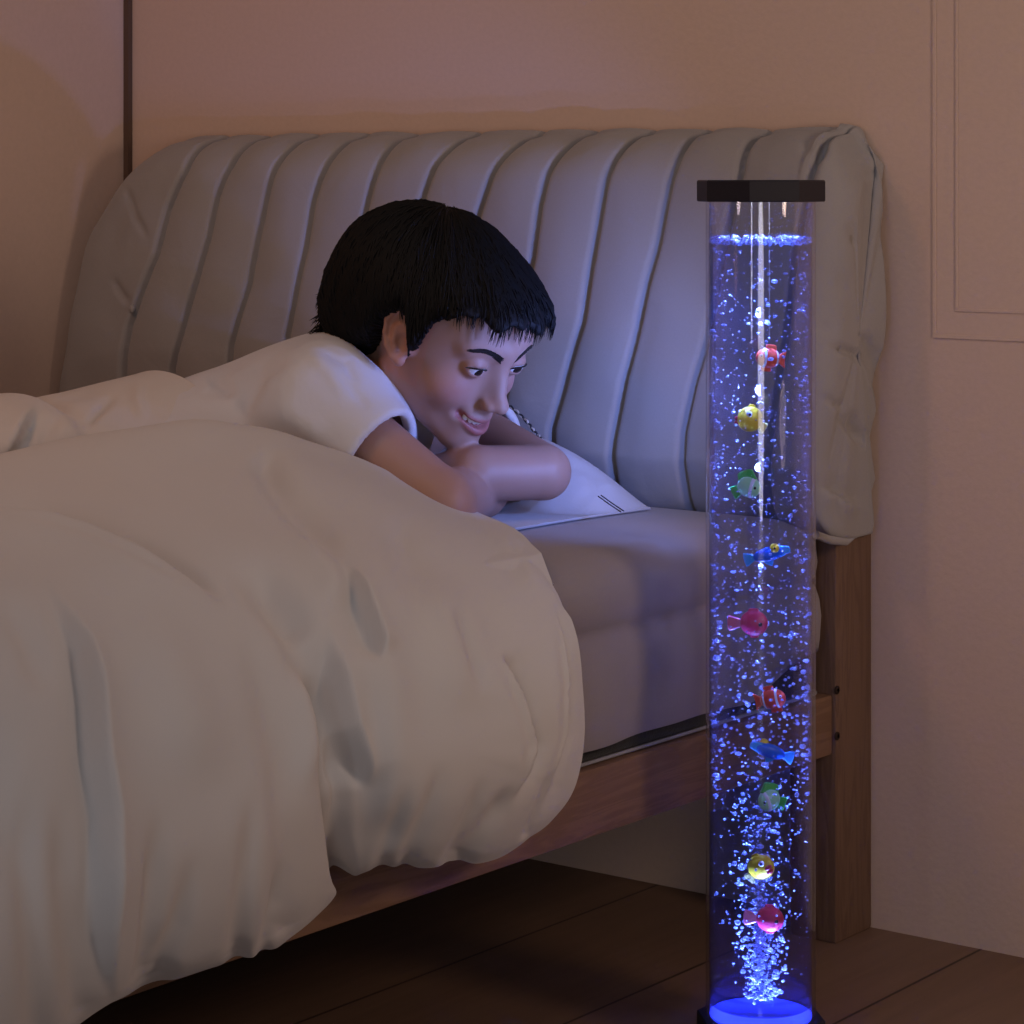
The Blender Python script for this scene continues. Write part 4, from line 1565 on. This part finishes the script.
# eyes, lashes, brows, teeth
for s in (1, -1):
    ce = np.array([.0765, s * .0315, .0065])
    v, f = ball(hw(ce), .0131 * HS, 28, 20)
    e = obj('eye', v, f, M['eye'], person)
    gz_ = np.array([.90, -s * .0 - .10, -.30])
    gz_ /= np.linalg.norm(gz_)
    A = np.array([np.cross([0, 0, 1.0], gz_), np.cross(gz_, np.cross([0, 0, 1.0], gz_)), gz_])
    A /= np.linalg.norm(A, axis=1)[:, None]
    v, f = ball(hw(ce + gz_ * .0096), np.array([.0066, .0066, .0042]) * HS, 20, 12, A @ HM)
    tag(obj('iris', v, f, M['iris'], e), 'dark brown iris')
    arcp = []
    for t in np.linspace(-1, 1, 13):
        yy = s * (.0330 + .0135 * t)
        zz = .0042 + .0050 * math.sqrt(max(0, 1 - t * t)) + s * 0 + .0013 * t
        dx2 = .0152 ** 2 - (yy - ce[1]) ** 2 - (zz - ce[2]) ** 2
        arcp.append(hw((ce[0] + math.sqrt(max(1e-6, dx2)), yy, zz)))
    v, f = tube(arcp, [.0004] + [.0008] * 11 + [.0004], 6)
    obj('eyelashes', v, f, M['brow'], person)


def sample(F, p):
    """trilinear value of a distance field"""
    I = [np.interp(p[..., a], g, np.arange(len(g))) for a, g in enumerate((F.xs, F.ys, F.zs))]
    i0 = [np.clip(i.astype(int), 0, len(g) - 2) for i, g in zip(I, (F.xs, F.ys, F.zs))]
    fr_ = [i - j for i, j in zip(I, i0)]
    out = 0
    for a in (0, 1):
        for b in (0, 1):
            for c in (0, 1):
                out = out + F.f[i0[0] + a, i0[1] + b, i0[2] + c] * (fr_[0] if a else 1 - fr_[0]) * (fr_[1] if b else 1 - fr_[1]) * (fr_[2] if c else 1 - fr_[2])
    return out


def onskin(y, z, lift=0.0):
    """skin point of the face at local (y, z), seen from the front"""
    xs_ = np.linspace(.125, .03, 120)
    p = hw(np.stack([xs_, np.full(120, y), np.full(120, z)], -1))
    d = sample(BD, p)
    i = int(np.argmax(d < 0))
    return np.array([xs_[i] + lift, y, z])


for s in (1, -1):
    parts = []
    for k in range(150):
        t = k / 149.0
        yb = .011 + .036 * t
        zb_ = .0215 + .0105 * math.sin(t * 2.2) - .003 * t
        for q in range(2):
            z0_ = zb_ + random.uniform(-.0042, .0030) * (1 - .55 * t)
            a = onskin(s * yb, z0_, .0002)
            b = onskin(s * (yb + random.uniform(.004, .0065)), z0_ + .0024 - .0035 * t, .0006)
            parts.append(tube([hw(a), hw((a + b) / 2 + np.array([.0007, 0, 0])), hw(b)], [.0006, .00055, .0002], 3, False))
    v, f = join(parts)
    obj('eyebrow', v, f, M['brow'], person, smooth=False)
parts = []
for k in range(-3, 4):
    t = k / 5.0
    c = mouth_arc(t, .0022, -.0056)
    nrm = np.array([1, .9 * t, 0])
    nrm /= np.linalg.norm(nrm)
    A = np.array([nrm, [-nrm[1], nrm[0], 0], [0, 0, 1]])
    parts.append(ball(hw(c), np.array([.0022, .0040 if abs(k) > 1 else .0046, .0046]) * HS, 10, 8, A @ HM))
v, f = join(parts)
obj('teeth', v, f, M['teeth'], person)

# ---- hair: a thick cap with locks, then single strands over it
hx_, hy_, hz_ = np.arange(-.21, .16, .0024), np.arange(-.14, .1401, .0024), np.arange(-.13, .17, .0024)
X, Y, Z = np.meshgrid(hx_, hy_, hz_, indexing='ij')
P3 = np.stack([X, Y, Z], -1)
HCN = np.array([-.030, 0, .016])


def ell_d(c, r):
    q = (P3 - c) / r
    k0 = np.linalg.norm(q, axis=-1)
    k1 = np.linalg.norm(q / r, axis=-1)
    return k0 * (k0 - 1) / (k1 + 1e-9)


def smin(a, b, k):
    h = np.maximum(k - np.abs(a - b), 0) / k
    return np.minimum(a, b) - h * h * k / 4


def smax(a, b, k):
    return -smin(-a, -b, k)


dh = ell_d(HCN, np.array([.139, .1035, .107]))
dh = smin(dh, ell_d(np.array([.058, -.006, .050]), np.array([.068, .076, .046])), .03)     # full fringe
dh = smin(dh, ell_d(np.array([-.105, 0, -.030]), np.array([.055, .070, .055])), .03)         # nape
phi = np.degrees(np.arctan2(np.abs(Y), X + .012))
hair_line = np.interp(phi, [0, 20, 38, 50, 56, 62, 68, 74, 88, 94, 100, 112, 124, 145, 180], [.068, .068, .064, .058, .040, .002, -.012, .028, .030, .006, -.022, -.038, -.056, -.078, -.086])
swirl = np.arctan2(Y, X + .07)
lock = .0035 * np.sin(swirl * 23 + 2 * np.sin(Z * 60)) + .003 * np.sin(swirl * 41 + 30 * Z + 1)
dh = dh + .0012 * np.sin(swirl * 17 + 25 * Z) + .0010 * np.sin(swirl * 37 - 30 * Z)
dh = smax(dh, (hair_line + lock - Z) * .85, .012)
for s in (1, -1):
    dh = smax(dh, -ell_d(np.array([.008, s * .094, .000]), np.array([.0180, .034, .030])), .008)
Vh, Qh = surface_nets(dh.astype(np.float32), hx_, hy_, hz_)
Vh = relax(Vh, Qh, 1)
a_, b_, c_ = Vh[Qh[:, 0]], Vh[Qh[:, 1]], Vh[Qh[:, 2]]
if (np.einsum('ij,ij->i', a_, np.cross(b_, c_))).sum() < 0:
    Qh = Qh[:, ::-1]
# radius of the hair in every direction about its own pole at the crown
pole = np.array([-.42, .12, .90])
pole /= np.linalg.norm(pole)
pa = np.cross(pole, [0, 1.0, 0])
pa /= np.linalg.norm(pa)
pb = np.cross(pole, pa)
NB, NA = 90, 180
bet = np.linspace(0.02, math.radians(150), NB)
alp = np.linspace(0, 2 * math.pi, NA, endpoint=False)
Bm, Am = np.meshgrid(bet, alp, indexing='ij')
DIR = np.cos(Bm)[..., None] * pole + np.sin(Bm)[..., None] * (np.cos(Am)[..., None] * pa + np.sin(Am)[..., None] * pb)
rr = np.linspace(.05, .20, 90)
HF = Field(hx_, hy_, hz_)
HF.f = dh.astype(np.float32)
RT_ = np.zeros((NB, NA))
for r in rr:
    ins_ = sample(HF, HCN + DIR * r) < 0
    RT_[ins_] = r
parts_v, parts_f = [], []
cnt_ = 0
for k in range(4600):
    a0 = random.uniform(0, 2 * math.pi)
    b0 = math.radians(random.uniform(2, 60)) if random.random() < .5 else math.radians(random.uniform(30, 95))
    tw = random.uniform(-.25, .35)
    lift = random.uniform(-.0005, .0022)
    pts = []
    steps = 15
    ext_ = random.uniform(.15, .5)
    last = None
    over = 0
    lim_ = random.choice([0, 0, 1, 1])
    for j in range(steps):
        bb = b0 + j * math.radians(6.0)
        aa = a0 + tw * (j / steps) * math.sin(bb)
        i = min(NB - 1, int(round((bb - bet[0]) / (bet[1] - bet[0]))))
        ja = int(round(aa / (2 * math.pi) * NA)) % NA
        if bb > bet[-1]:
            break
        r = RT_[i, ja]
        if r < .05:
            if last is None:
                break
            over += 1
            if over > lim_:
                break
            r = last - .001 * over
        else:
            over = 0
            last = r
        d = math.cos(bb) * pole + math.sin(bb) * (math.cos(aa) * pa + math.sin(aa) * pb)
        pts.append(HCN + d * (r + lift))
    if len(pts) < 5:
        continue
    p = np.array(pts)
    p = hw(p)
    w0 = random.uniform(.0006, .0014)
    rad = w0 * np.concatenate([np.linspace(.4, 1, 3), np.ones(max(0, len(p) - 6)), np.linspace(.9, .12, 3)])[:len(p)]
    rad[-1] = w0 * .1
    v, f = tube(p, rad, 3, False)
    o = len(parts_v)
    parts_v.extend(v)
    parts_f.extend([tuple(i + o for i in q) for q in f])
# stray tufts at the nape and crown
for px, py, dx, dy in ((322, 316, -12, 12), (324, 320, -14, 16), (320, 330, -12, 5), (322, 336, -14, 6), (322, 300, -8, 7), (324, 294, -9, 2), (322, 304, -8, 10), (330, 268, -7, 6), (338, 256, -6, 5)):
    for q in range(9):
        b0_ = W(px + random.uniform(0, 10), py + random.uniform(-6, 6), 2.55 + random.uniform(-.012, .012))
        tip = W(px + dx * random.uniform(.4, 1.1), py + dy * random.uniform(.3, 1.2) + random.uniform(-2, 2), 2.55 + random.uniform(-.012, .012))
        mid_ = (b0_ + tip) / 2 + UP * .002
        v, f = tube([b0_, mid_, tip], [.0012, .0008, .0001], 3, False)
        o = len(parts_v)
        parts_v.extend(v)
        parts_f.extend([tuple(i + o for i in q_) for q_ in f])
Vw = hw(Vh)
o = len(Vw)
hv = np.concatenate([Vw, np.array(parts_v)])
hf = [tuple(q) for q in Qh] + [tuple(i + o for i in q) for q in parts_f]
obj('hair', hv, hf, M['hair'], person)

# ---- white t-shirt: a shell round trunk and upper arms, open at neck, sleeves and hem
tx = np.arange(-0.90, -0.10, 0.0034)
ty = np.arange(-0.85, -0.08, 0.0034)
tz = np.arange(0.4245, 0.665, 0.0030)
OUT, INN = Field(tx, ty, tz), Field(tx, ty, tz)
for F, g in ((OUT, .0135), (INN, .0045)):
    trunk(F, g)
    for S, E, fr_, r0, r1 in ((S1, E1, .70, .039, .037), (S2, E2, .50, .031, .029)):
        F.cone(S, S + (E - S) * fr_, r0 + g, r1 + g * 1.1, .03)
X, Y, Z = np.meshgrid(tx, ty, tz, indexing='ij')
P3 = np.stack([X, Y, Z], -1).astype(np.float32)
dsh = np.maximum(OUT.f, -INN.f)
for S, E, fr_ in ((S1, E1, .50), (S2, E2, .37)):
    a = (E - S) / np.linalg.norm(E - S)
    c = S + (E - S) * fr_
    along = (P3 - c) @ a
    rad2 = np.linalg.norm((P3 - c) - along[..., None] * a, axis=-1)
    dsh = np.where((rad2 < .085) & (along > -.03), smax(dsh, along, .005), dsh)
# neck opening
nk0, nk1 = W(368, 404, 2.60), hw((-.045, 0, -.045))
na = (nk1 - nk0) / np.linalg.norm(nk1 - nk0)
tt = (P3 - nk0) @ na
dn = np.linalg.norm((P3 - nk0) - tt[..., None] * na, axis=-1) - .068
dsh = np.where(tt > -.03, smax(dsh, -dn, .005), dsh)
hemd = (P3 - (HC + (MS - HC) * .24)) @ ba
dsh = np.maximum(dsh, -hemd)
Vt, Qt = surface_nets(dsh.astype(np.float32), tx, ty, tz)
Vt = relax(Vt, Qt, 9)
a_, b_, c_ = Vt[Qt[:, 0]], Vt[Qt[:, 1]], Vt[Qt[:, 2]]
if (np.einsum('ij,ij->i', a_, np.cross(b_, c_))).sum() < 0:
    Qt = Qt[:, ::-1]
fnrm = np.cross(Vt[Qt[:, 1]] - Vt[Qt[:, 0]], Vt[Qt[:, 2]] - Vt[Qt[:, 0]])
vn = np.zeros_like(Vt)
for k in range(4):
    for a in range(3):
        vn[:, a] += np.bincount(Qt[:, k], fnrm[:, a], minlength=len(Vt))
vn /= np.linalg.norm(vn, axis=1)[:, None] + 1e-12
Vt = folds(Vt, vn, [([(200, 372), (225, 385), (232, 400)], .003, 6, 'c'), ([(250, 350), (228, 366), (205, 395)], .004, 8, 'c'), ([(300, 350), (262, 372), (246, 402), (244, 428)], .006, 8, 'c'),
                    ([(318, 345), (345, 362), (360, 385)], .003, 5, 'c'), ([(300, 346), (330, 372), (352, 402)], .003, 7, 'r'), ([(330, 372), (352, 388), (372, 412)], .0025, 5, 'c'),
                    ([(170, 385), (210, 392), (240, 388)], .003, 7, 'c'), ([(352, 446), (372, 438), (388, 434), (402, 440)], .002, 3, 'c'), ([(270, 400), (300, 420), (330, 440)], .003, 12, 'r')])
obj('t_shirt', Vt, Qt, M['shirt'], person)

# ================================================================== LIGHT AND CAMERA
def light(name, kind, loc, energy, col, target=None, **k):
    d = bpy.data.lights.new(name, kind)
    d.energy = energy
    d.color = col
    for a, v_ in k.items():
        setattr(d, a, v_)
    o = bpy.data.objects.new(name, d)
    COL.objects.link(o)
    o.location = loc
    if target is not None:
        o.rotation_euler = (Vector(target) - Vector(loc)).to_track_quat('-Z', 'Y').to_euler()
    return o


w = bpy.data.worlds.new('room air')
SC.world = w
w.use_nodes = True
bg = w.node_tree.nodes['Background']
bg.inputs['Color'].default_value = (0.82, 0.77, 0.80, 1)
bg.inputs['Strength'].default_value = 0.15

# dim overhead fill (added, unseen), two warm lamps off to the sides, a tall narrow door gap behind the viewer
light('overhead fill', 'AREA', (0.0, -1.15, 2.1), 3.3, (0.96, 0.95, 1.0), (-0.2, -0.8, 0.4), shape='DISK', size=0.55)
light('warm lamp left', 'AREA', (-0.55, -1.35, 1.5), 3.6, (1.0, 0.46, 0.18), (-1.06, -0.45, 0.75), shape='DISK', size=0.35)
light('warm lamp right', 'AREA', (1.15, -0.48, 0.85), 5.6, (1.0, 0.72, 0.56), (0.1, -0.04, 0.6), shape='DISK', size=0.3)
gap = np.array([TX, TY, 0]) + 3.0 * np.array([math.cos(toC - math.radians(19)), math.sin(toC - math.radians(19)), 0])
light('door gap', 'AREA', (gap[0], gap[1], 0.8), 3.0, (0.86, 0.90, 1.0), (TX, TY, 0.8), shape='RECTANGLE', size=0.07, size_y=0.75)

light('low front fill', 'AREA', (2.0, -3.3, 0.36), 10.0, (1.0, 0.92, 0.92), (0.0, -0.6, 0.15), shape='DISK', size=0.8)  # unseen fill added to lift the duvet front and the floor under the bed
# the lamp's own blue light: LED under the water, a fill added under the cap, and the glow along the water column
BL = (0.16, 0.26, 1.0)
light('base led', 'AREA', (TX, TY, 0.034), 0.6, BL, (TX, TY, 1.0), shape='DISK', size=0.07, spread=math.radians(16))
light('cap fill', 'AREA', (TX, TY, 0.7305), 0.5, BL, (TX, TY, 0.0), shape='DISK', size=0.07, spread=math.radians(16))
for z, e_ in ((0.40, 0.10), (0.62, 0.10)):
    light('water glow', 'POINT', (TX, TY, z), e_, BL, shadow_soft_size=0.002)
for z, e_ in ((0.49, 3.5), (0.56, 5.5), (0.63, 5.5)):       # the lit column throws its glow towards the bed head
    light('column glow', 'SPOT', (TX - .004, TY + .004, z), e_, (0.28, 0.41, 1.0), (-0.42, -0.19, z + .015), shadow_soft_size=0.005, spot_size=math.radians(84), spot_blend=1.0)

cam = bpy.data.cameras.new('camera')
cam.sensor_width = 36.0
cam.lens = FPX / 1024 * 36.0
cam.shift_y = -(512 - HZ) / 1024.0
cam.clip_start = 0.05
co = bpy.data.objects.new('camera', cam)
COL.objects.link(co)
co.location = tuple(CAM)
co.rotation_euler = (math.pi / 2, 0, ANG)
SC.camera = co
vs = SC.view_settings
vs.view_transform = 'Standard'
vs.look = 'None'
vs.exposure = -0.38
vs.gamma = 1.0
vs.use_curve_mapping = False
SC.cycles.transparent_max_bounces = 32
SC.cycles.max_bounces = 8
